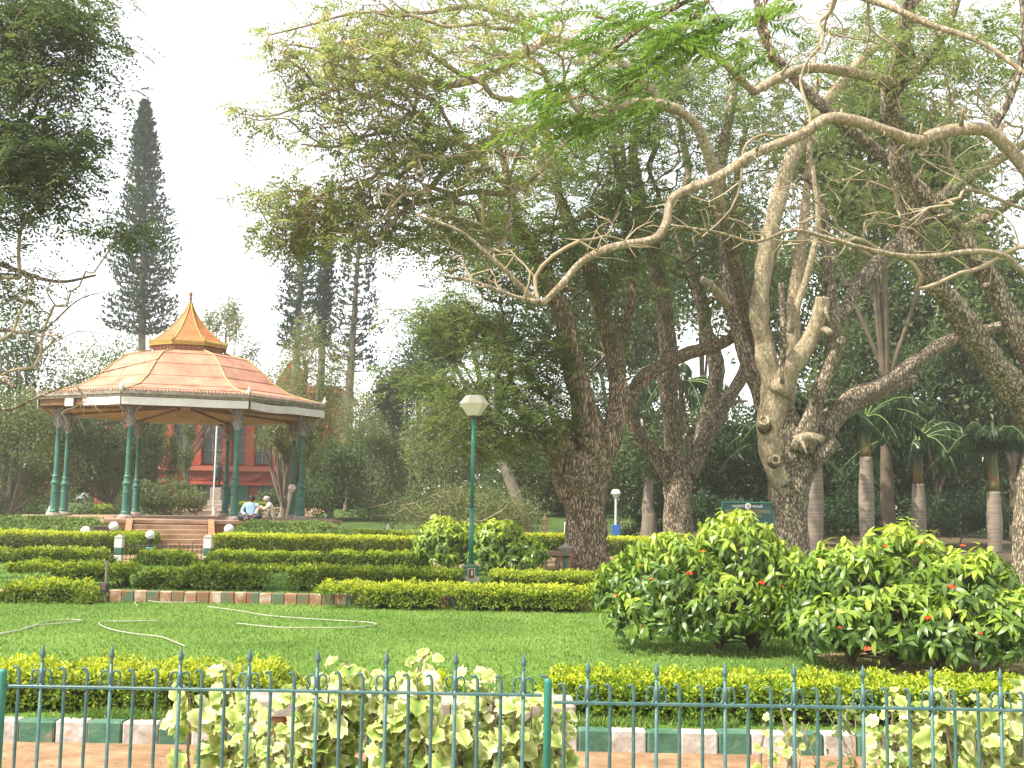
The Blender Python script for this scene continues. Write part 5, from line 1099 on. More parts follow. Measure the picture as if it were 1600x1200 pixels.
weed(1250, 6.4, 1120, 'faint green weed beside the nearly bare plant', 30)
# ================================================================== TREES
def spline(P, k=5):
    P = np.asarray(P, float); n = len(P)
    if n < 3: 
        t = np.linspace(0, 1, k+1)[:, None]; return P[0]*(1-t)+P[1]*t
    Pm = np.vstack([2*P[0]-P[1], P, 2*P[-1]-P[-2]]); t = np.linspace(0, n-1, (n-1)*k+1); i = np.clip(t.astype(int), 0, n-2); f = (t-i)[:, None]
    a, b, c, d = Pm[i], Pm[i+1], Pm[i+2], Pm[i+3]
    return .5*((2*b)+(-a+c)*f+(2*a-5*b+4*c-d)*f*f+(-a+3*b-3*c+d)*f**3)
def limb(pts, Y0, Y1=None):
    """pts: (px,py,rpx); depth runs Y0..Y1 along the limb; returns (n,4) x,y,z,r"""
    Y1 = Y0 if Y1 is None else Y1; n = len(pts); L = np.concatenate([[0], np.cumsum(np.hypot(*np.diff(np.array(pts)[:, :2], axis=0).T))]); L /= L[-1]
    out = []
    for (px, py, r), l in zip(pts, L): Y = Y0+(Y1-Y0)*l; p = at(px, py, Y); out.append((*p, r*.88*Y/F))
    return np.array(out)
def grow(seedP, seedL, T, bf=.35, step=.35, wig=.06, maxd=None):
    """balanced spanning growth from seed nodes to targets; returns new nodes, parents"""
    n0 = len(seedP); P = list(seedP); PL = list(seedL); par = [-1]*n0; T = np.asarray(T, float); m = len(T); done = np.zeros(m, bool)
    SP = np.array(seedP); SL = np.array(seedL); D = np.linalg.norm(T[:, None]-SP[None], axis=2); C = D+bf*(SL[None]+D); near = C.argmin(1); best = C[np.arange(m), near]; tips = []
    for it in range(m):
        k = int(np.where(done, 1e9, best).argmin()); done[k] = True; j = int(near[k]); p0 = P[j]; d = T[k]-p0; L = np.linalg.norm(d)
        if L < 1e-4: continue
        q = max(1, int(L/step)); new = []; side = np.cross(d/L, rdir(1)[0])
        for s in range(1, q+1):
            f = s/q; pt = p0+d*f; 
            if s < q: pt = pt+side*math.sin(f*PI)*L*.12+rng.normal(0, wig, 3)
            P.append(pt); par.append(j if s == 1 else len(P)-2); PL.append(PL[j]+L*f if s == 1 else PL[-1]+L/q); new.append(len(P)-1)
        tips.append(new[-1]); NP = np.array([P[i] for i in new]); NL = np.array([PL[i] for i in new])
        D = np.linalg.norm(T[:, None]-NP[None], axis=2); C = D+bf*(NL[None]+D); c = C.min(1); u = (c < best) & ~done
        best[u] = c[u]; near[u] = np.array(new)[C.argmin(1)][u]
    return np.array(P), np.array(par), tips
def twig_mesh(mb, P, par, n0, seedR, rt=.011, pw=.5, rmax=.8, sides=None):
    n = len(P); cnt = np.zeros(n); ch = [[] for _ in range(n)]
    for i in range(n-1, n0-1, -1):
        if not ch[i]: cnt[i] += 1
        cnt[par[i]] += cnt[i]; ch[par[i]].append(i)
    r = rt*np.maximum(cnt, 1)**pw
    def run(a, b):
        path = [a, b]; 
        while ch[b]:
            k = max(ch[b], key=lambda q: cnt[q]); 
            for o in ch[b]:
                if o != k: stack.append((b, o))
            path.append(k); b = k
        R = r[path].copy(); cap = seedR[a]*rmax if a < n0 else r[a]
        R[0] = min(R[1]*1.25, cap); R = np.minimum(R, max(cap, .004)); R[-1] *= .5
        QQ = spline(np.column_stack([P[path], R]), 2) if len(path) > 2 else np.column_stack([P[path], R]); mb.tube(QQ[:, :3], np.maximum(QQ[:, 3], .002), 7 if R[0] > .05 else (5 if R[0] > .03 else 3), caps=False)
    stack = [(par[i], i) for i in range(n0, n) if par[i] < n0]
    while stack: a, b = stack.pop(); run(a, b)
def seeds_from(limbs, rmax=1e9, every=1):
    P, L, R = [], [], []
    for l, off in limbs:
        Q = spline(l, 4)[::every]; cum = np.concatenate([[0], np.cumsum(np.linalg.norm(np.diff(Q[:, :3], axis=0), axis=1))])+off
        k = Q[:, 3] < rmax; P.append(Q[k, :3]); L.append(cum[k]); R.append(Q[k, 3])
    return np.concatenate(P), np.concatenate(L), np.concatenate(R)
def cloud(regions):
    """regions: (px,py,Y,rx px,ry px,rd m,n)"""
    out = []
    for px, py, Y, rx, ry, rd, n in regions:
        d = rdir(n)*(rng.uniform(0, 1, (n, 1))**.42)
        for v in d: out.append(at(px+v[0]*rx, py-v[2]*ry, Y+v[1]*rd))
    return np.array(out)
def foliate(P, n_each, spread, **kw):
    n = len(P)*n_each; Q = np.repeat(P, n_each, 0)+rng.normal(0, 1, (n, 3))*np.array(spread); D = rng.normal(0, 1, (n, 3))*[1, 1, .35]; return Q, D
def feather(t, name, Q, D, mat, L=.5, tone=None, npair=6, pl=.15, pw=.05, droop=.35):
    V, Fc, tn = sprays(Q, D, rng.uniform(.6, 1.2, len(Q))*L, npair, pl, pw, droop, tone); return part_raw(name, V, [Fc], LM[mat], t, 'stuff', tone=tn)
def hero_tree(label, base, trunk, limbs, bark, seeds, targets, fol, lobes=.10, name='rain_tree', twigmat='twig', rt=.012, stubs=(), group='big spreading trees on the right', bf=.35, wig=.07):
    t = thing(name, label, 'tree', base, group); 
    mb = MB(); Q = spline(trunk, 6); mb.tube(Q[:, :3], Q[:, 3], 30, lump=lobes, flute=5); part('trunk', mb, MT[bark], t, smooth=True)
    for l, m in limbs:
        mb = MB(); Q = spline(l, 5); c = Q[:, :3]+wob(Q[:, :3], 3.1)[:, None]*np.array([.25, .2, .22])*Q[:, 3:4]*np.clip(np.arange(len(Q))/6, 0, 1)[:, None]; rr_ = Q[:, 3]*(1+.10*wob(Q[:, :3], 4.3, 1.)); mb.tube(c, rr_, 16 if Q[0, 3] > .12 else 9, lump=.07)
        for q in range(len(Q)//8):      # knots and snapped side twigs
            i_ = rng.integers(1, len(Q)-1); r_ = Q[i_, 3]
            if r_ > .22 or r_ < .02: continue
            d_ = unit(rdir(1)[0]+[0, 0, .3]); L_ = r_*rng.uniform(1.5, 5); mb.tube([c[i_], c[i_]+d_*(r_+L_*.4), c[i_]+d_*(r_+L_)+rng.normal(0, .2, 3)*L_*.3], [r_*.5, r_*.3, r_*.16], 6)
        part('limb', mb, MT[m or bark], t, smooth=True)
    for p, d, r in stubs:   # sawn stubs with a pale cut ring
        d = unit(np.array(d, float)); p = np.array(p); mb = MB(); mb.tube([p, p+d*r*1.2, p+d*r*2.2], [r*1.25, r*1.05, r], 12, lump=.05); st_ = part('stub', mb, MT[bark], t, smooth=True)
        mb = MB(); u = unit(np.cross(d, [0, 0, 1.])); v = np.cross(d, u); mb.tube([p+d*r*2.2+(u*math.cos(a)+v*math.sin(a))*r*.72 for a in np.linspace(0, 2*PI, 13)], r*.26, 6); part('cut_ring', mb, MT['barkpale'], st_, smooth=True)
    if len(targets):
        sp, slen, sr = seeds; P, par, tips = grow(sp, slen, targets, bf, wig=wig); mb = MB(); twig_mesh(mb, P, par, len(sp), sr, rt)
        part('twigs', mb, MT[twigmat], t, kind='stuff', smooth=True)
    for f in fol: f(t, targets)
    return t
# ---------------------------------------------------------------- tree A: reddish double trunk
YA = 29.2
trA = limb([(915, 900, 60), (914, 885, 46), (914, 850, 37), (915, 800, 35), (914, 765, 40), (912, 735, 42), (912, 705, 34)], YA)
A1 = limb([(893, 775, 24), (882, 730, 27), (879, 690, 24), (886, 655, 15)], YA)
A2 = limb([(930, 770, 26), (925, 710, 25), (915, 650, 22), (900, 590, 21), (892, 540, 20), (880, 490, 17), (852, 430, 14), (828, 380, 12), (806, 330, 9), (792, 270, 7), (770, 200, 5)], YA, YA-1)
A3 = limb([(925, 750, 24), (950, 690, 22), (965, 630, 19), (962, 570, 17), (948, 505, 16), (930, 440, 14), (905, 390, 12), (882, 330, 9), (865, 260, 7), (850, 190, 5)], YA, YA+2)
A4 = limb([(886, 745, 10), (862, 706, 8), (838, 678, 6), (800, 655, 5), (770, 640, 3), (720, 625, 2)], YA, YA-2)
A5 = limb([(945, 690, 17), (985, 620, 15), (1020, 580, 13), (1075, 552, 12), (1140, 530, 10), (1180, 480, 8), (1210, 400, 7)], YA+1, YA+4)
A6 = limb([(960, 560, 10), (985, 480, 9), (990, 400, 8), (975, 320, 7), (960, 230, 5), (950, 140, 4)], YA+2, YA+3)
LA = [(A1, None), (A2, None), (A3, None), (A4, None), (A5, None), (A6, None)]
T = cloud([(775, 650, 27.5, 115, 95, 2.2, 120), (830, 560, 29, 90, 80, 2.5, 100), (705, 505, 31, 70, 45, 2.5, 70), (800, 420, 29, 100, 80, 3, 100), (870, 280, 29.5, 130, 130, 3, 120), (960, 400, 31, 90, 140, 3, 110), (990, 180, 31, 110, 120, 3, 90), (650, 590, 28.5, 50, 30, 1.2, 20)])
hero_tree('massive fluted reddish trunk nearest the tall lamp, dark foliage drooping to its left', (trA[0][0], YA, TZ), trA, LA, 'barkred', seeds_from([(A2, 4), (A3, 4), (A4, 3.5), (A5, 5), (A6, 7)]), T,
  [lambda t, T: feather(t, 'foliage', *foliate(T, 9, (.36, .36, .14)), 'feather', .5, tone=rng.uniform(.05, .62, len(T)*9))], lobes=.14, twigmat='twigdark')
# ---------------------------------------------------------------- tree B: middle trunk
YB = 35
trB = limb([(1058, 880, 34), (1058, 845, 28), (1059, 800, 24), (1061, 760, 24), (1064, 730, 25)], YB)
B1 = limb([(1050, 755, 13), (1025, 715, 12), (992, 665, 11), (968, 605, 10), (955, 560, 10), (935, 500, 9), (920, 450, 8), (905, 380, 6), (880, 310, 5)], YB, YB-3)
B2 = limb([(1060, 745, 18), (1052, 690, 17), (1044, 610, 16), (1042, 530, 15), (1032, 450, 14), (1016, 385, 13), (1002, 310, 11), (990, 240, 9), (1000, 160, 7), (985, 80, 5)], YB, YB-2)
B3 = limb([(1075, 745, 17), (1098, 695, 14), (1128, 640, 12), (1158, 590, 12), (1175, 540, 10), (1172, 470, 8), (1160, 400, 7), (1150, 300, 6), (1165, 200, 5)], YB, YB+2)
B4 = limb([(1082, 705, 5), (1072, 655, 4.5), (1060, 590, 4), (1054, 530, 3.5), (1045, 480, 3)], YB-1, YB-2)
B5 = limb([(1086, 720, 12), (1105, 650, 13), (1120, 580, 14), (1100, 500, 12), (1085, 430, 10), (1060, 360, 8), (1075, 270, 7), (1060, 180, 5)], YB+1, YB+3)
B6 = limb([(1016, 385, 9), (985, 350, 8), (940, 330, 7), (880, 352, 6), (800, 370, 5), (730, 350, 4), (660, 330, 3)], YB-2, YB-8)
LB = [(q, None) for q in (B1, B2, B3, B4, B5)]+[(B6, 'barkpale')]
T = cloud([(1060, 330, 35, 130, 130, 3, 110), (1010, 100, 34, 140, 110, 3, 110), (1130, 430, 37, 110, 110, 3, 90), (930, 210, 33, 110, 120, 3, 70), (750, 340, 28, 110, 50, 2, 60), (1150, 180, 37, 110, 130, 3, 80)])
hero_tree('middle big tree, slender limbs fanning from one mottled trunk, right of the reddish trunk', (trB[0][0], YB, TZ), trB, LB, 'bark', seeds_from([(B1, 4), (B2, 4), (B3, 4), (B5, 4), (B6, 7)]), T,
  [lambda t, T: feather(t, 'foliage', *foliate(T, 8, (.38, .38, .15)), 'feather', .5, tone=rng.uniform(.1, .75, len(T)*8))], twigmat='twigdark')
# ---------------------------------------------------------------- tree C: pale lit limbs
YC = 30.5
trC = limb([(1242, 905, 38), (1240, 870, 30), (1237, 820, 28), (1236, 780, 31), (1234, 740, 38), (1230, 705, 43), (1226, 675, 38), (1220, 645, 27), (1216, 618, 18)], YC)
Cb = limb([(1236, 780, 12), (1218, 735, 20), (1205, 695, 25), (1205, 655, 25), (1212, 615, 27), (1214, 592, 24)], YC-.25)
C1a = limb([(1210, 620, 22), (1202, 575, 19), (1190, 520, 17), (1188, 470, 16), (1196, 400, 15), (1211, 330, 15), (1228, 270, 13), (1252, 220, 12), (1290, 160, 10), (1340, 100, 9), (1395, 45, 8), (1440, -10, 8)], YC-.3, YC-1)
C1b = limb([(1216, 615, 22), (1236, 575, 18), (1257, 545, 16), (1274, 510, 14), (1283, 480, 13), (1285, 464, 12)], YC-.5, YC-1)
C1d = limb([(1270, 520, 8), (1285, 515, 7), (1297, 522, 7)], YC-.8, YC-1.1)
C1c = limb([(1228, 640, 13), (1238, 560, 12), (1240, 480, 12), (1250, 400, 11), (1256, 340, 9), (1262, 280, 7), (1268, 200, 6), (1280, 120, 5)], YC+.5, YC+1)
C1s = limb([(1223, 600, 6), (1223, 520, 5.5), (1220, 442, 5)], YC-.8)
C2 = limb([(1252, 705, 22), (1270, 645, 15), (1288, 595, 13), (1303, 555, 12), (1313, 528, 12)], YC-.5, YC-.8)
C3 = limb([(1262, 715, 28), (1292, 662, 23), (1332, 622, 18), (1382, 600, 14), (1432, 565, 12), (1478, 535, 11), (1545, 515, 10), (1620, 500, 9), (1700, 480, 7)], YC, YC+1)
C5 = limb([(1296, 575, 11), (1303, 530, 12), (1300, 490, 12), (1296, 440, 10), (1289, 380, 9), (1285, 330, 8), (1268, 285, 7), (1245, 275, 5)], YC+.4, YC)
C6 = limb([(1305, 505, 12), (1328, 470, 12), (1355, 425, 12), (1395, 385, 11), (1445, 330, 10), (1500, 285, 9), (1560, 250, 8), (1640, 200, 7)], YC+.4, YC+3)
C4 = limb([(1205, 700, 16), (1190, 630, 15), (1168, 570, 14), (1148, 500, 13), (1134, 445, 14), (1136, 390, 13), (1124, 320, 12), (1130, 240, 10), (1145, 150, 8), (1160, 60, 6)], YC+.6, YC+1.5)
C4s = limb([(1140, 480, 9), (1130, 468, 8), (1115, 450, 8), (1097, 436, 7)], YC+.8, YC+.3)
C7 = limb([(1245, 750, 16), (1272, 722, 16), (1292, 702, 14), (1306, 688, 12)], YC-.2, YC-.5)
C8 = limb([(1262, 560, 4), (1290, 600, 4), (1245, 470, 6), (1262, 400, 5)], YC, YC) if False else limb([(1235, 520, 6), (1250, 465, 6), (1268, 405, 6), (1278, 340, 5), (1270, 260, 4)], YC-.5, YC-1)
C9 = limb([(1296, 665, 14), (1330, 640, 11), (1380, 615, 10), (1430, 590, 8)], YC+.6, YC+1.5)
C10 = limb([(1245, 690, 10), (1262, 682, 8), (1288, 686, 6)], YC-1.1, YC-1.3)
C11 = limb([(1250, 225, 10), (1300, 260, 10), (1350, 330, 9), (1330, 400, 9), (1290, 470, 9)], YC+2, YC+1)
LC = [(Cb, 'barkpale'), (C1a, 'barkpale'), (C1b, 'barkpale'), (C1d, 'barkpale'), (C1c, 'barkpale'), (C1s, 'bark'), (C2, 'bark'), (C3, 'bark'), (C5, 'bark'), (C6, 'bark'), (C4, 'bark'), (C4s, 'barkpale'), (C7, 'bark'), (C8, 'barkpale'), (C9, 'bark'), (C10, 'barkpale')]
T = cloud([(1230, 120, 31, 150, 110, 3, 90), (1400, 80, 32, 150, 110, 3, 80), (1330, 330, 34, 120, 110, 2.5, 60), (1480, 330, 34, 120, 120, 2.5, 70), (1520, 140, 34, 120, 120, 3, 60), (1160, 260, 32.5, 100, 130, 2.5, 50)])
hero_tree('big tree with pale forked limbs and sawn stubs, behind the two flowering bushes', (trC[0][0], YC, TZ), trC, LC, 'bark', seeds_from([(C1a, 4), (C3, 4), (C5, 5), (C6, 6), (C4, 4), (C1c, 4)], .45), T,
  [lambda t, T: feather(t, 'foliage', *foliate(T, 7, (.38, .38, .15)), 'feather', .5, tone=rng.uniform(.1, .8, len(T)*7))], rt=.011,
  stubs=[(at(1195, 668, YC-.55), (-.25, -.9, .45), .16), (at(1208, 722, YC-.62), (0, -1, .15), .14)])
# ---------------------------------------------------------------- tree D: at the right frame edge
YD = 26.5
trD = limb([(1610, 918, 30), (1606, 880, 25), (1608, 820, 25), (1616, 760, 28), (1632, 700, 32), (1640, 650, 36)], YD)
D1 = limb([(1640, 690, 34), (1612, 640, 30), (1572, 590, 26), (1532, 540, 24), (1490, 480, 21), (1450, 430, 19), (1431, 385, 18), (1418, 330, 18), (1406, 260, 17), (1396, 195, 16), (1392, 150, 17), (1404, 90, 15), (1415, 40, 14), (1424, -30, 13)], YD, YD-5)
D2 = limb([(1645, 640, 26), (1612, 560, 21), (1570, 480, 18), (1536, 420, 17), (1500, 362, 16), (1450, 312, 14), (1400, 262, 12), (1340, 212, 11), (1280, 160, 10), (1225, 105, 8), (1190, 50, 7), (1180, -10, 6)], YD-.5, YD-3)
D3 = limb([(1680, 380, 13), (1600, 262, 12), (1548, 207, 12), (1500, 203, 11), (1460, 210, 11), (1432, 220, 10), (1380, 203, 10), (1300, 183, 10), (1250, 212, 9), (1180, 240, 9), (1120, 278, 8.5), (1052, 308, 8), (1040, 350, 8), (1020, 374, 7.5), (960, 385, 7), (910, 408, 6.5), (872, 450, 6), (842, 473, 6), (805, 440, 5), (765, 400, 4), (720, 362, 3), (650, 335, 2)], 21, 16.5)
D3b = limb([(1548, 207, 8), (1575, 160, 7), (1592, 110, 6), (1600, 40, 5), (1590, -30, 4)], 20.5, 20)
D3c = limb([(842, 473, 5), (800, 462, 3.5), (740, 440, 3), (690, 430, 2)], 17, 16.5)
D4 = limb([(1394, 128, 12), (1372, 124, 10), (1320, 112, 9.5), (1270, 106, 9), (1225, 117, 8.5), (1178, 144, 7.5)], 22.4, 20.5)
D4b = limb([(1178, 144, 7), (1150, 118, 7), (1120, 90, 6.5), (1060, 60, 5), (1000, 42, 4), (930, 25, 3)], 20.5, 18)
D5 = limb([(1700, 470, 8), (1600, 425, 6), (1570, 400, 5.5), (1520, 393, 5), (1440, 402, 5), (1390, 397, 4.5), (1300, 374, 4), (1240, 360, 3.5), (1180, 378, 3), (1120, 363, 2.5), (1050, 352, 2)], 21, 18)
D6 = limb([(1500, 362, 10), (1560, 330, 8), (1600, 300, 7), (1660, 260, 6)], 25, 25)
D7 = limb([(1392, 150, 9), (1440, 100, 9), (1480, 40, 9), (1500, -20, 8)], 22.5, 23)
D8 = limb([(1310, -20, 7), (1400, 15, 6), (1460, 40, 6), (1540, 70, 5), (1620, 130, 4)], 20, 19)
LD = [(D1, 'bark'), (D2, 'bark'), (D3, 'barkpale'), (D3b, 'bark'), (D3c, 'barkpale'), (D4, 'barkpale'), (D4b, 'barkpale'), (D5, 'barkpale'), (D6, 'bark'), (D7, 'bark'), (D8, 'barkpale')]
T = cloud([(1500, 60, 22, 160, 90, 2, 70), (1560, 250, 24, 80, 130, 2, 40), (1280, 60, 20, 130, 80, 2, 60), (1100, 350, 18.5, 110, 50, 1, 36), (960, 360, 17.5, 90, 50, 1, 36), (760, 430, 17, 90, 50, .8, 40), (1250, 380, 20, 90, 60, 1, 24)])
bare = cloud([(1250, 300, 19.5, 220, 120, 1.5, 100), (1480, 280, 21, 140, 200, 1.5, 110), (1400, 80, 21, 180, 90, 1.5, 50)])
hero_tree('tree at the right frame edge with long pale bare branches reaching far left', (trD[0][0], YD, TZ), trD, LD, 'bark', seeds_from([(D1, 8), (D2, 6), (D3, 2), (D3b, 6), (D3c, 9), (D4, 5), (D4b, 7), (D5, 3), (D7, 6), (D8, 4)], .4), np.vstack([T, bare]),
  [lambda t, T: feather(t, 'foliage', *foliate(T[:90], 6, (.35, .35, .15)), 'feather', .5, tone=rng.uniform(.2, .8, 540))], rt=.0085, bf=.5, wig=.06)
# ---------------------------------------------------------------- tree E: wide crown spreading left over the lawn (trunk hidden behind tree A)
YE = 27
E1 = limb([(1128, 330, 10), (1100, 220, 9.5), (1070, 178, 9), (1030, 163, 9), (960, 165, 8.5), (905, 188, 8), (850, 198, 7.5), (792, 207, 7), (742, 230, 6.5), (705, 258, 6), (665, 300, 5), (625, 335, 4), (590, 380, 3)], YE, YE-6)
E2 = limb([(1042, 165, 9), (960, 90, 8), (870, 62, 7.5), (830, 78, 7.5), (770, 115, 7), (705, 132, 6.5), (650, 122, 6), (605, 108, 5), (560, 120, 4), (500, 150, 3), (430, 180, 2), (380, 178, 1.3), (350, 165, .9)], YE, YE-6)
E3 = limb([(870, 62, 6), (800, 30, 5.5), (740, 10, 5), (660, 20, 4), (560, 20, 3), (480, 40, 2), (420, 55, 1.4)], YE-2, YE-6)
E4 = limb([(742, 230, 5), (690, 215, 4.5), (650, 175, 4), (600, 205, 3.5), (560, 215, 3), (520, 230, 2.4), (470, 225, 1.6)], YE-4, YE-6)
E5 = limb([(905, 188, 6), (860, 250, 6), (800, 300, 5.5), (740, 300, 5), (690, 310, 4.5), (620, 320, 4), (550, 328, 3), (500, 340, 2.4)], YE-2.5, YE-5.5)
E6 = limb([(1240, 885, 13), (1232, 790, 12), (1210, 690, 12), (1176, 560, 12), (1154, 440, 11), (1128, 330, 10.5)], YE+12, YE+1)
E7 = limb([(800, 300, 5), (760, 260, 5), (720, 225, 4), (670, 240, 3.4), (620, 262, 3), (560, 300, 2)], YE-3.5, YE-6)
T = cloud([(560, 90, 21.5, 130, 95, 2.5, 230), (700, 70, 22.5, 130, 100, 3, 190), (850, 80, 23.5, 120, 100, 3, 120), (620, 230, 21.5, 110, 90, 2, 200), (740, 250, 22, 120, 90, 2, 150), (560, 340, 22, 110, 60, 1.6, 130), (470, 325, 22, 75, 55, 1.3, 110), (450, 375, 21.5, 50, 28, .8, 34), (700, 380, 22.5, 120, 60, 2, 110), (440, 90, 21, 45, 60, 1, 26), (395, 190, 21, 45, 20, .6, 12), (500, 190, 21, 70, 60, 1.3, 50)])
BE = cloud([(700, 330, 21, 120, 70, 1.5, 90), (600, 280, 20.5, 100, 80, 1.5, 90), (760, 240, 21, 130, 80, 1.5, 70)])
nE = len(T); T = np.vstack([T, BE])
def folE(t, T):
    T = T[:nE]
    n = len(T); px = np.array([800+F*p[0]/p[1] for p in T])
    keep = rng.random(n) < .54; Q, D = foliate(T[keep], 5, (.26, .26, .13)); feather(t, 'foliage', Q, D, 'feather', .42, tone=np.clip(rng.normal(.72, .2, len(Q)), 0, 1), pl=.13, pw=.045)
    k = px < 640; Q, D = foliate(T[k], 6, (.16, .16, .12)); V, Fc = leaves(Q, D*[.4, .4, .2]-[0, 0, 1], rdir(len(Q)), rng.uniform(.07, .13, len(Q)), .028, .1, .1); part_raw('seed_pods', V, [Fc], LM['pod'], t, 'stuff', tone=np.repeat(rng.uniform(0, 1, len(Q)), 4))
hero_tree('leggy tree with wide twiggy crown at the upper middle, brown pods at its fringe', (E6[0][0], E6[0][1], TZ), E6, [(E1, 'barkpale'), (E2, 'barkpale'), (E3, 'barkpale'), (E4, 'barkpale'), (E5, 'barkpale'), (E7, 'barkpale')], 'bark', seeds_from([(E1, 6), (E2, 7), (E3, 9), (E4, 11), (E5, 8), (E7, 10)], .4), T, [folE], rt=.0115, bf=.45, wig=.06)
# ---------------------------------------------------------------- tree F: near bright fern-like sprays hanging in at the top
MT['twigred'] = flat('red_brown_twig', (.20, .09, .05))
YF = 13.5
F1 = limb([(1560, -260, 12), (1400, -160, 10), (1250, -60, 8), (1190, 10, 6), (1200, 60, 5.5), (1207, 95, 4)], YF+1, YF)
F2 = limb([(1250, -60, 7), (1120, -20, 6), (1040, 20, 5), (980, 60, 4), (900, 130, 3.5), (850, 170, 2.5)], YF+.5, YF)
F3 = limb([(1120, -20, 5), (1060, 60, 4), (1010, 110, 3), (960, 160, 2.5)], YF+.3, YF-.2)
F0 = np.vstack([limb([(2300, 900, 60), (2200, 500, 50), (2000, 100, 40), (1800, -120, 24), (1560, -260, 13)], YF+4, YF+1)])
def big_sprays(t, T):
    Q, D, Ls, tn = [], [], [], []
    spec = [(1100, 45, 7), (1010, 130, 7), (950, 40, 6), (900, 150, 6), (1140, 25, 6), (1050, 75, 7), (960, 200, 4), (1070, 30, 8), (1000, 20, 7), (1130, 60, 8), (960, 70, 6), (1040, 100, 7), (1170, 30, 6), (1110, 10, 6), (900, 20, 5), (870, 140, 6), (930, 165, 7), (990, 180, 5), (820, 205, 4), (850, 110, 4), (1190, 90, 3), (1240, 20, 4), (760, 120, 2), (1270, 5, 3), (1020, 60, 6), (900, 185, 5), (950, 120, 5), (1080, 65, 6)]
    for px, py, n in spec:
        for i in range(n):
            c = at(px+rng.normal(0, 22), py+rng.normal(0, 18), YF+rng.normal(0, .35)); a = rng.normal(PI*.98, .7) if rng.random() < .75 else rng.uniform(0, 2*PI)
            Q.append(c); D.append((math.cos(a), rng.normal(0, .45), math.sin(a)*.15-.12)); Ls.append(rng.uniform(.45, .75)); tn.append(rng.uniform(.15, .9))
    Q, D, Ls, tn = map(np.array, (Q, D, Ls, tn))
    # two-level ferns: every pinna is itself a row of leaflets
    D = unit(D); up = np.array([0, 0, 1.])+rng.normal(0, .25, (len(Q), 3)); Sd = unit(np.cross(D, up)); np_ = 13; t_ = (np.arange(np_)+.8)/np_; lst = [sprays(Q, D, Ls, 12, .16, .040, .35, tone=tn, flat_=.3)]
    for sg in ():
        Pp = Q[:, None]+D[:, None]*(Ls[:, None]*t_)[..., None]-np.array([0, 0, 1.])*(Ls[:, None]*t_**2*.35)[..., None]
        d = Sd[:, None]*sg+D[:, None]*.42+rng.normal(0, .06, (len(Q), np_, 3)); d[..., 2] -= .22; sc = (np.sin(np.clip(t_*.8+.16, 0, 1)*PI)*.8+.2)
        V, Fc, T2 = sprays(Pp.reshape(-1, 3), d.reshape(-1, 3), (sc*Ls[:, None]*.26).ravel(), 7, .020, .0085, .3, tone=np.repeat(tn, np_), flat_=.12); lst.append((V, Fc, T2))
    V, Fs, T2 = merge(lst); part_raw('fern_sprays', V, Fs, LM['bright'], t, 'stuff', tone=T2)
    mb = MB()
    for q, d, L in zip(Q, D, Ls): mb.tube([q, q+d*L*.5-[0, 0, L*.09], q+d*L-[0, 0, L*.35]], [.004, .003, .001], 3, caps=False)
    part('leaf_stalks', mb, MT['hedgestalk'], t, kind='stuff')
MT['hedgestalk'] = flat('green_stalk', (.14, .20, .05))
T = cloud([(1050, 50, YF, 180, 70, .6, 50), (900, 150, YF, 100, 50, .5, 30)])
hero_tree('near tree reaching in from the upper right with bright fern-like sprays along the top edge', (F0[0][0], F0[0][1], 0), F0, [(F1, 'barkred'), (F2, 'barkred'), (F3, 'barkred')], 'bark', seeds_from([(F1, 3), (F2, 4), (F3, 5)]), T, [big_sprays], name='fern_leaved_tree', twigmat='twigred', rt=.005, wig=.03, group=None)
# ---------------------------------------------------------------- left near dark tree
YL = 21
G0 = limb([(-420, 980, 30), (-400, 800, 26), (-360, 600, 24), (-300, 420, 20), (-220, 300, 15)], YL)
G1 = limb([(-300, 430, 12), (-200, 250, 10), (-100, 120, 8), (0, 50, 6), (50, 35, 4), (80, 20, 3), (140, 30, 2)], YL, YL-1)
G2 = limb([(-340, 520, 12), (-240, 380, 10), (-120, 300, 8), (0, 250, 6), (60, 240, 4), (110, 260, 2.5)], YL, YL-1)
G3 = limb([(-300, 430, 12), (-180, 380, 9), (-60, 390, 6), (20, 420, 4), (90, 440, 3), (150, 430, 2)], YL, YL-1)
G4 = limb([(-360, 600, 14), (-220, 560, 12), (-80, 560, 8), (0, 590, 5), (25, 605, 3)], YL, YL-2)
G5 = limb([(-80, 540, 5), (0, 515, 3), (60, 520, 2.2), (120, 470, 1.4), (165, 455, .8)], YL-1, YL-2)
G6 = limb([(-80, 600, 5), (0, 640, 3), (60, 620, 2), (110, 600, 1.5), (150, 585, 1.1), (250, 560, .7)], YL-1, YL-2)
T = cloud([(55, 25, YL-1, 110, 70, 1.3, 130), (60, 120, YL-1, 110, 50, 1.3, 70), (25, 270, YL-1, 100, 100, 1.4, 190), (90, 240, YL-1, 60, 60, 1, 50), (-60, 150, YL-.5, 110, 200, 1.6, 110), (130, 70, YL-1, 40, 24, .6, 18), (-20, 440, YL-.5, 70, 55, 1.1, 40), (195, 360, YL-1.5, 30, 16, .5, 12)])
Bt = cloud([(70, 520, YL-1.5, 110, 100, 1.2, 120), (80, 440, YL-1.5, 90, 50, 1, 50), (120, 630, YL-2, 110, 70, .8, 30)])
t = hero_tree('dark feathery tree at the left frame, leafy above and bare-twigged below', (G0[0][0], YL, 0), G0, [(q, 'bark') for q in (G1, G2, G3, G4, G5, G6)], 'bark', seeds_from([(G1, 5), (G2, 4), (G3, 5), (G4, 3), (G5, 6), (G6, 5)]), np.vstack([T, Bt]),
  [lambda t, TT: feather(t, 'foliage', *foliate(T, 7, (.36, .36, .12)), 'dark', .50, tone=rng.uniform(.1, 1, len(T)*7), pl=.13, pw=.045, droop=.5)], name='feathery_tree', twigmat='twig', rt=.0065, group=None, bf=.45)
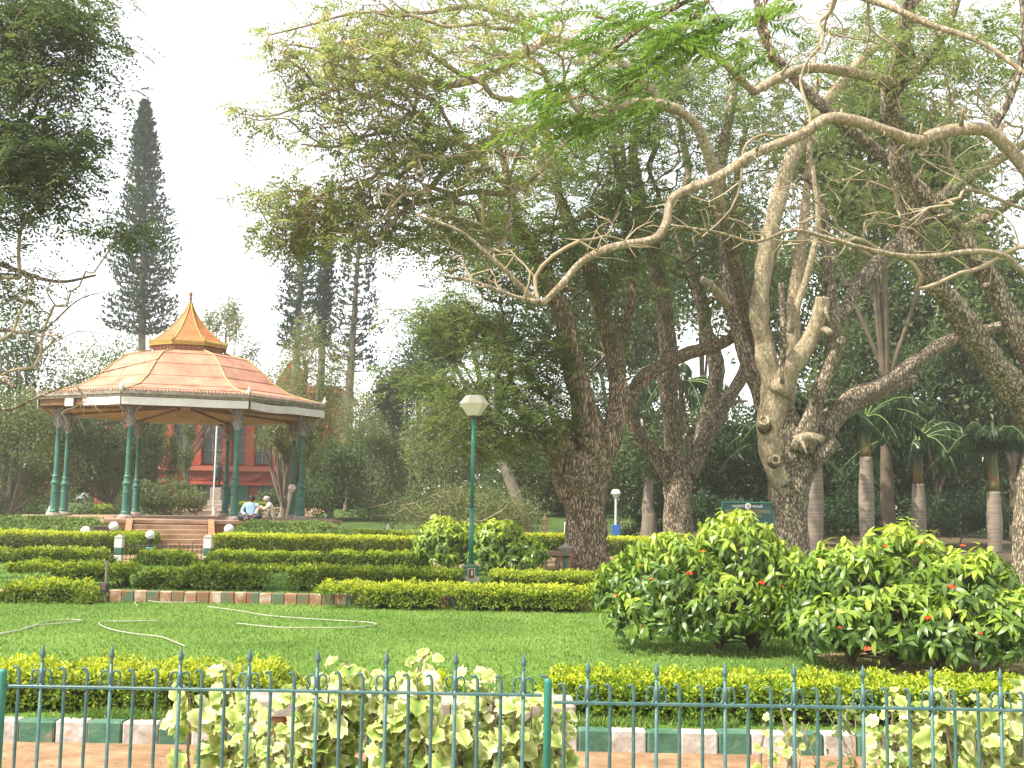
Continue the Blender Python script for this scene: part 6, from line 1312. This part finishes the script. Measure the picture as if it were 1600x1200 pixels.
# ---------------------------------------------------------------- araucarias
def araucaria(label, px_b, px_t, Y, top, bot, wmax, zbase, dn=0):
    xb, xt = at(px_b, bot, Y)[0], at(px_t, top, Y)[0]; z1 = at(px_t, top, Y)[2]; z0 = at(px_b, bot, Y)[2]
    t = thing('araucaria_tree', label, 'tree', (xb, Y, zbase), 'araucaria pines behind the bandstand')
    mb = MB(); ax = lambda z: np.array([xb+(xt-xb)*(z-zbase)/(z1-zbase), Y, z]); zs = np.linspace(zbase, z1, 12); mb.tube([ax(z) for z in zs], np.linspace(.42, .05, 12), 9, lump=.04); part('trunk', mb, MT['trunkfar'], t, smooth=True)
    Pl, Dl, Tn, Ln = [], [], [], []; mb = MB(); z = z0; 
    while z < z1:
        f = (z1-z)/(z1-z0); r = wmax*min(1, (f*1.2)**.85+.03)*(1 if f < .80 else .92); r *= rng.uniform(.82, 1.05)
        if .80 < f < .865: r *= .62
        nb = rng.integers(6, 9); ph = rng.uniform(0, 6)
        for k in range(nb):
            a = ph+k*2*PI/nb+rng.normal(0, .12); rr = r*rng.uniform(.75, 1.08); d = np.array([math.cos(a), math.sin(a), 0]); q = 9
            pts = [ax(z)+d*rr*s+np.array([0, 0, rr*(-.10*s+.28*s*s)]) for s in np.linspace(.05, 1, q)]
            mb.tube(pts[::4], [.035, .025, .015], 3, caps=False)
            for i, p in enumerate(pts):
                s = i/(q-1)
                for _ in range((3 if s < .45 else 6)-dn):
                    Pl.append(p+rng.normal(0, .07, 3)); dd = d*.5+rng.normal(0, .45, 3); dd[2] += .75 if s > .35 else .2; Dl.append(dd); Ln.append(rng.uniform(.22, .42)); Tn.append(rng.uniform(.1, .9))
        z += rng.uniform(.30, .48)
    part('boughs', mb, MT['twigdark'], t, kind='stuff')
    P, D = np.array(Pl), np.array(Dl); V, Fc = leaves(P, D, rdir(len(P)), np.array(Ln), .13, .1, -.15); part_raw('foliage', V, [Fc], LM['conifer'], t, 'stuff', tone=np.repeat(Tn, 4))
araucaria('tall columnar araucaria pine standing alone against the white sky behind the bandstand', 232, 227, 80, 157, 520, 2.95, .5)
araucaria('araucaria pine behind the twiggy olive tree, leftmost of the leaning group', 458, 478, 74, 300, 545, 1.7, .5, 2)
araucaria('araucaria pine with bare thin trunk, middle one of the leaning group', 500, 516, 78, 290, 540, .7, .5, 2)
araucaria('araucaria pine leaning right, the rightmost of the leaning group', 540, 566, 74, 300, 580, 2.1, .5, 3)
# ---------------------------------------------------------------- background broadleaf trees
def bgtree(label, px, Y, top, bot, wpx, mat, n, leaf=.16, tmean=.45, trunk_px=None, rtr=.25, twigs=0, tcol='trunkfar', name='broadleaf_tree', group='trees beyond the garden', gnd=None, lumps=16, dens=.5, trunkx=None, low=None, ry=None, twigmat='twig', limbs=True):
    c = at(px, (top+bot)/2, Y); R = wpx/F*Y/2; hz = (at(px, top, Y)[2]-at(px, bot, Y)[2])/2; z0 = float(ground_z(c[0], Y)); tx = c[0] if trunkx is None else at(trunkx, 790, Y)[0]
    t = thing(name, label, 'tree', (tx, Y, z0), group)
    Rd = min(R, 4.0) if ry is None else ry
    cl = rdir(lumps*3); cl = cl[cl[:, 1] < .55][:lumps]; cl = cl*rng.uniform(.45, .82, (len(cl), 1)); C = c+cl*[R, Rd, hz]; Rc = rng.uniform(.28, .48, len(C))
    k = rng.integers(len(C), size=n); d = rdir(n); rad = rng.uniform(0, 1, n)**dens; P = C[k]+d*(Rc[k]*rad)[:, None]*[R, Rd, hz*1.05]; P += wob(P, 1.3)[:, None]*.14*d
    P = P[P[:, 2] > z0+.05]; n = len(P); d = d[:n]; k = k[:n]
    D = rng.normal(0, .8, (n, 3)); D[:, 2] -= .25; NN = rng.normal(0, .6, (n, 3)); NN[:, 2] += .7
    V, Fc = leaves(P, D, NN, rng.uniform(.6, 1.3, n)*leaf, leaf*.5, .15, .25); ct = rng.normal(0, .10, len(C))
    tn = np.clip(tmean+ct[k]+.12*wob(P, .9)+rng.normal(0, .12, n), 0, 1); part_raw('foliage', V, [Fc], LM[mat], t, 'stuff', tone=np.repeat(tn, 4))
    mb = MB(); b = np.array([tx, Y, z0-.1]); m_ = b*.4+c*.6+[rng.normal(0, .1), 0, -hz*.4]; m_[2] = max(m_[2], z0+.4)
    mb.tube(spline([b, b*.6+m_*.4+rng.normal(0, .05, 3)*[1, 1, 0], m_, c+[0, 0, hz*.3]], 3), np.linspace(rtr*1.25, rtr*.25, 10), 9, lump=.05); part('trunk', mb, MT[tcol], t, smooth=True)
    mb = MB()
    for q in (C[:10] if limbs else C[:4]):
        s = m_*rng.uniform(.5, 1)+b*0; s = b+(m_-b)*rng.uniform(.6, 1); mb.tube([s, (s+q)/2+rng.normal(0, .15, 3), q], [rtr*.4, rtr*.25, rtr*.08], 5, caps=False)
    part('limbs', mb, MT[tcol], t, kind='stuff', smooth=True)
    if twigs:
        kk = rng.integers(len(C), size=twigs); dd = rdir(twigs); TT = C[kk]+dd*(Rc[kk]*rng.uniform(.5, 1.12, twigs))[:, None]*[R, Rd, hz]; sp = np.linspace(0, 1, 8)[:, None]; sp = b*(1-sp)+(c+[0, 0, hz*.2])*sp; sp = sp[3:]
        PP, par, tips = grow(sp, np.arange(len(sp))*.3, TT, .3, wig=.06, step=.5); mb = MB(); twig_mesh(mb, PP, par, len(sp), np.full(len(sp), rtr), .012); part('twigs', mb, MT[twigmat], t, kind='stuff', smooth=True)
    return t
# behind and left of the bandstand
bgtree('dark tree mass at the left frame behind the bare twigs', 30, 58, 470, 800, 230, 'mid', 15000, .20, .38, lumps=20)
bgtree('pale green bushy tree low at the left frame beside the bandstand', 22, 50, 600, 808, 190, 'olive', 11000, .16, .34, lumps=18)
bgtree('grey-green round-topped tree rising left of the bandstand roof', 175, 72, 512, 800, 200, 'mid', 13000, .22, .62, lumps=20)
bgtree('dark tree seen under the bandstand roof between the left columns', 160, 60, 610, 800, 190, 'mid', 13000, .18, .40, trunkx=182, lumps=18, tcol='twigdark')
bgtree('grey-green tree partly covering the red building at its left', 243, 62, 620, 805, 70, 'olive', 6500, .17, .25, lumps=12)
bgtree('low loose shrub on the earth mound in front of the red building', 265, 57, 742, 806, 120, 'olive', 4200, .15, .28, lumps=12, rtr=.08, name='shrub', twigs=40)
bgtree('thin leafy tree in front of the red building windows', 292, 68, 650, 742, 46, 'mid', 1300, .18, .55, rtr=.12, lumps=8)
bgtree('airy pale tree topping the bandstand cupola on its right', 352, 88, 465, 620, 105, 'olive', 5200, .22, .55, rtr=.3, lumps=14, twigs=60)
bgtree('tree covering the red building top left of the olive tree', 300, 76, 548, 655, 240, 'mid', 9000, .22, .55, lumps=18)
bgtree('olive tree full of pale twigs right of the bandstand, behind the seated people', 478, 50, 492, 742, 175, 'olive', 11000, .12, .62, rtr=.26, twigs=420, trunkx=436, lumps=22)
bgtree('small twiggy olive tree between the bandstand right columns', 440, 49, 640, 745, 90, 'olive', 2600, .12, .42, rtr=.22, twigs=120, trunkx=446, lumps=10)
bgtree('dark bushy tree behind the rightmost bandstand columns', 520, 60, 670, 812, 130, 'mid', 8500, .17, .32, lumps=16)
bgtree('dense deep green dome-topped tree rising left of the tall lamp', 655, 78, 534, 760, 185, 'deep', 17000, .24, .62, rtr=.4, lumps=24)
bgtree('pale olive tree mass left of the tall lamp lantern', 705, 60, 600, 800, 170, 'olive', 15000, .15, .50, lumps=24, twigs=120)
bgtree('olive tree with sparse twigs between the dome-topped tree and the bandstand', 585, 64, 640, 805, 130, 'olive', 9000, .16, .36, lumps=18, twigs=80)
bgtree('yellowish thin tree between the olive tree and the dome-topped tree', 545, 66, 590, 730, 90, 'olive', 3600, .16, .82, lumps=10, rtr=.15, twigs=60)
bgtree('dark tree low behind the far lawn right of the bandstand', 560, 74, 700, 808, 200, 'deep', 9000, .22, .50, lumps=18, tcol='twigdark', trunkx=553)
bgtree('broad low spreading tree with arching twigs behind the round bushes', 735, 43, 752, 852, 285, 'olive', 10500, .10, .52, rtr=.10, twigs=420, lumps=24, ry=2.0, trunkx=705, group=None, name='small_tree')
bgtree('dark tree behind the low spreading tree, left of the reddish trunk', 810, 66, 640, 812, 170, 'mid', 12000, .18, .40, lumps=20)
bgtree('very dark tree in the gap left of the reddish trunk', 850, 72, 700, 812, 120, 'deep', 6500, .2, .35, lumps=12)
bgtree('blue-green tree hanging behind the left big tree crown', 730, 50, 455, 580, 200, 'mid', 8500, .18, .34, lumps=18, rtr=.3, trunkx=830)
# right side, shaded understorey
def right_wall():
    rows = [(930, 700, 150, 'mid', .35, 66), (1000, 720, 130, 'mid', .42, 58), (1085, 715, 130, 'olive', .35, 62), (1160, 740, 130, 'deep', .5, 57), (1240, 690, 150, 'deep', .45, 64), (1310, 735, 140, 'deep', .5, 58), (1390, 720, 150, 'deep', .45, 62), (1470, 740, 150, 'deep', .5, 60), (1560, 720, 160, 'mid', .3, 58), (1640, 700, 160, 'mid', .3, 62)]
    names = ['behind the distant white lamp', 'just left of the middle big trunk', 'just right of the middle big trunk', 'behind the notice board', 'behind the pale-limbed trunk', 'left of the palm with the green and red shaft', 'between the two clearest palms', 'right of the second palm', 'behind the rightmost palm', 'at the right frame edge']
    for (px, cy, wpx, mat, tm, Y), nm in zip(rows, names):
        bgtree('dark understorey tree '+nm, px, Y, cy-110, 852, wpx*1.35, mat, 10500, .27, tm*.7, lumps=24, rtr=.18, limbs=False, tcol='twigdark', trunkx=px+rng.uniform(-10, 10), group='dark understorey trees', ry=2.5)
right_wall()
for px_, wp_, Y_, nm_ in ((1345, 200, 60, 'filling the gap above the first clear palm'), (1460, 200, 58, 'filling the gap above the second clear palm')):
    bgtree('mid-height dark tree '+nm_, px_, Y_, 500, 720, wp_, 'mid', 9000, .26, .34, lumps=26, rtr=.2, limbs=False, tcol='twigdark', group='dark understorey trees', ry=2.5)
tops = [(960, 480, 240, 'mid', .5, 70, 'behind the left big tree'), (1100, 400, 260, 'mid', .45, 74, 'behind the middle big tree'), (1290, 480, 280, 'mid', .40, 66, 'behind the pale-limbed tree'), (1450, 440, 280, 'mid', .42, 62, 'between the pale-limbed tree and the right edge'), (1580, 520, 240, 'mid', .4, 56, 'at the right frame edge above the palms'), (1380, 240, 300, 'feather', .5, 48, 'high behind the crossing branches on the right')]
for px, cy, wpx, mat, tm, Y, nm in tops: bgtree('tall leafy background tree '+nm, px, Y, cy-130, cy+140, wpx*1.15, mat, 11500, .38, tm, lumps=40, rtr=.28, limbs=False, tcol='twigdark', group='tall trees behind the big spreading trees', ry=3)
for px, wpx, Y, nm in ((60, 190, 55, 'at the far left behind the first bandstand column'), (225, 150, 56, 'behind the second bandstand column'), (430, 120, 62, 'behind the seated people'), (640, 260, 62, 'low behind the round bushes'), (1130, 160, 50, 'under the notice board trees'), (1320, 200, 50, 'between the first two palms'), (1500, 200, 52, 'between the last two palms')):
    bgtree('low dark shrub '+nm, px, Y, 765, 838, wpx, 'deep' if px > 1000 else 'mid', 5200, .17, .35, lumps=16, rtr=.05, name='shrub', group='dark shrubs at the edge of the grove', limbs=False)
n = 30000; xx = rng.uniform(-75, 80, n); yy = rng.uniform(92, 112, n); hh_ = 6.5+2.2*wob(np.stack([xx, yy*0, xx*0], -1), .22)+1.2*wob(np.stack([xx, yy, xx*0], -1), .8)
P = np.stack([xx, yy, 1.0+hh_*rng.uniform(0, 1, n)**.8], -1); V, Fc = leaves(P, rdir(n)-[0, 0, .2], rdir(n)+[0, -.5, .8], rng.uniform(.5, .9, n), .4, .15, .2)
o = part_raw('distant_wood', V, [Fc], LM['mid'], None, 'stuff', tone=np.repeat(np.clip(.4+.2*wob(P, .5)+rng.normal(0, .15, n), 0, 1), 4)); o['label'] = 'far-off belt of woodland closing the view behind the garden'; o['category'] = 'woodland'
# distant trunks seen between the big trees
def trunk_only(px, Y, bot, top, r, label):
    x = X(px, bot, Y); g = float(ground_z(x, Y)); t = thing('broadleaf_tree', label, 'tree', (x, Y, g), 'trees beyond the garden'); z1 = at(px, top, Y)[2]
    mb = MB(); mb.tube(spline([(x, Y, g-.1), (x+.03, Y, g+1), (x-.03, Y, (g+z1)/2), (x+.05, Y, z1)], 4), np.linspace(r*1.3, r*.7, 13), 12, lump=.05); part('trunk', mb, MT['trunkfar'], t, smooth=True)
    n = 2600; c = np.array([x, Y, z1+1.2]); P = c+rdir(n)*(rng.uniform(0, 1, (n, 1))**.5)*[1.7, 1.5, 1.3]+wob(rdir(n), 3)[:, None]*.3; V, Fc = leaves(P, rdir(n)-[0, 0, .3], rdir(n)+[0, 0, .8], .2, .1, .1, .2); part_raw('crown', V, [Fc], LM['mid'], t, 'stuff', tone=np.repeat(rng.uniform(.1, .6, n), 4))
trunk_only(1013, 52, 835, 745, .30, 'grey trunk standing between the distant white lamp and the middle big trunk')
trunk_only(1098, 56, 835, 760, .27, 'short grey trunk just right of the middle big trunk')
# ---------------------------------------------------------------- royal palms
def palm(px, Y, top, collar, r, label, nf=15, fl_=3.4):
    x = X(px, 860, Y); g = float(ground_z(x, Y)); t = thing('royal_palm', label, 'palm tree', (x, Y, g), 'royal palms on the right')
    zc = at(px, collar, Y)[2]; zt = at(px, top, Y)[2]
    mb = MB(); zz = np.linspace(g, zc, 26); R = r*(1.15-.25*np.abs(np.linspace(-1, 1, 26))**1.5)+.004*(np.arange(26) % 2); R[-1] = r*.92; mb.tube([(x, Y, z) for z in zz], R, 14); part('trunk', mb, MT['palmtrunk'], t, smooth=True)
    mb = MB(); mb.tube([(x, Y, z) for z in np.linspace(zc, zt, 7)], [r*.78, r*.8, r*.76, r*.7, r*.62, r*.55, r*.45], 12); part('crownshaft', mb, MT['palmshaft'], t, smooth=True)
    c = np.array([x, Y, zt]); ph = rng.uniform(0, 6)
    for k in range(nf):
        a = ph+k*2*PI/nf*1.618*1.0; el = rng.uniform(.15, 1.15); d = np.array([math.cos(a)*math.cos(el), math.sin(a)*math.cos(el), math.sin(el)]); L = fl_*rng.uniform(.85, 1.1); s = np.linspace(0, 1, 40)
        droop = rng.uniform(.55, .9); P = c+d*L*s[:, None]-np.array([0, 0, 1.])*(L*droop*s**2.2)[:, None]; Tg = np.gradient(P, axis=0); Sd = unit(np.cross(Tg, [0, 0, 1.])); lst = []
        for sg in (-1, 1):
            dd = Sd*sg*.75+unit(Tg)*.45; dd[:, 2] -= rng.uniform(.5, 1.1, 40); ll = (np.sin(np.clip(s*.9+.08, 0, 1)*PI)*.62+.12); V, Fc = leaves(P[2:], dd[2:], np.tile([0, 0, 1.], (38, 1))+rng.normal(0, .3, (38, 3)), ll[2:], .055, .05, .35); lst.append((V, Fc, np.repeat(rng.uniform(.2, .9, 38), 4)))
        V, Fs, T2 = merge(lst); f = part_raw('frond', V, Fs, LM['palm'], t, tone=T2)
        mb = MB(); mb.tube(P[::6], np.linspace(.035, .008, len(P[::6])), 4, caps=False); part('frond_rib', mb, MT['hedgestalk'], f)
palm(1355, 45, 655, 714, .26, 'royal palm with the clearest green and red crownshaft, left of the second clear palm')
palm(1437, 48, 690, 756, .26, 'royal palm right of the one with the red-sided crownshaft, shaft dark green')
palm(1555, 46, 700, 768, .27, 'stout royal palm near the right frame edge')
palm(1275, 42, 640, 700, .25, 'royal palm showing its grey trunk just right of the pale-limbed tree trunk')
palm(1206, 54, 700, 790, .24, 'royal palm just left of the pale-limbed tree trunk, above the notice board', fl_=3.8)
palm(1064, 52, 600, 680, .2, 'royal palm hidden behind the middle tree, its fronds hanging between the two big trunks', fl_=3.8)

# ---------------------------------------------------------------- air
mb = MB(); mb.box((0, 240, 22), (800, 780, 47.4))
m, n, out = newmat('haze_air'); pv = n.nodes.new('ShaderNodeVolumePrincipled'); pv.inputs['Color'].default_value = (1, .98, .93, 1); pv.inputs['Density'].default_value = .00085; pv.inputs['Anisotropy'].default_value = .35
n.links.new(pv.outputs[0], out.inputs['Volume']); o = part('haze', mb, m, None, kind='stuff'); o['label'] = 'thin pale haze filling the garden air'; o['category'] = 'haze'
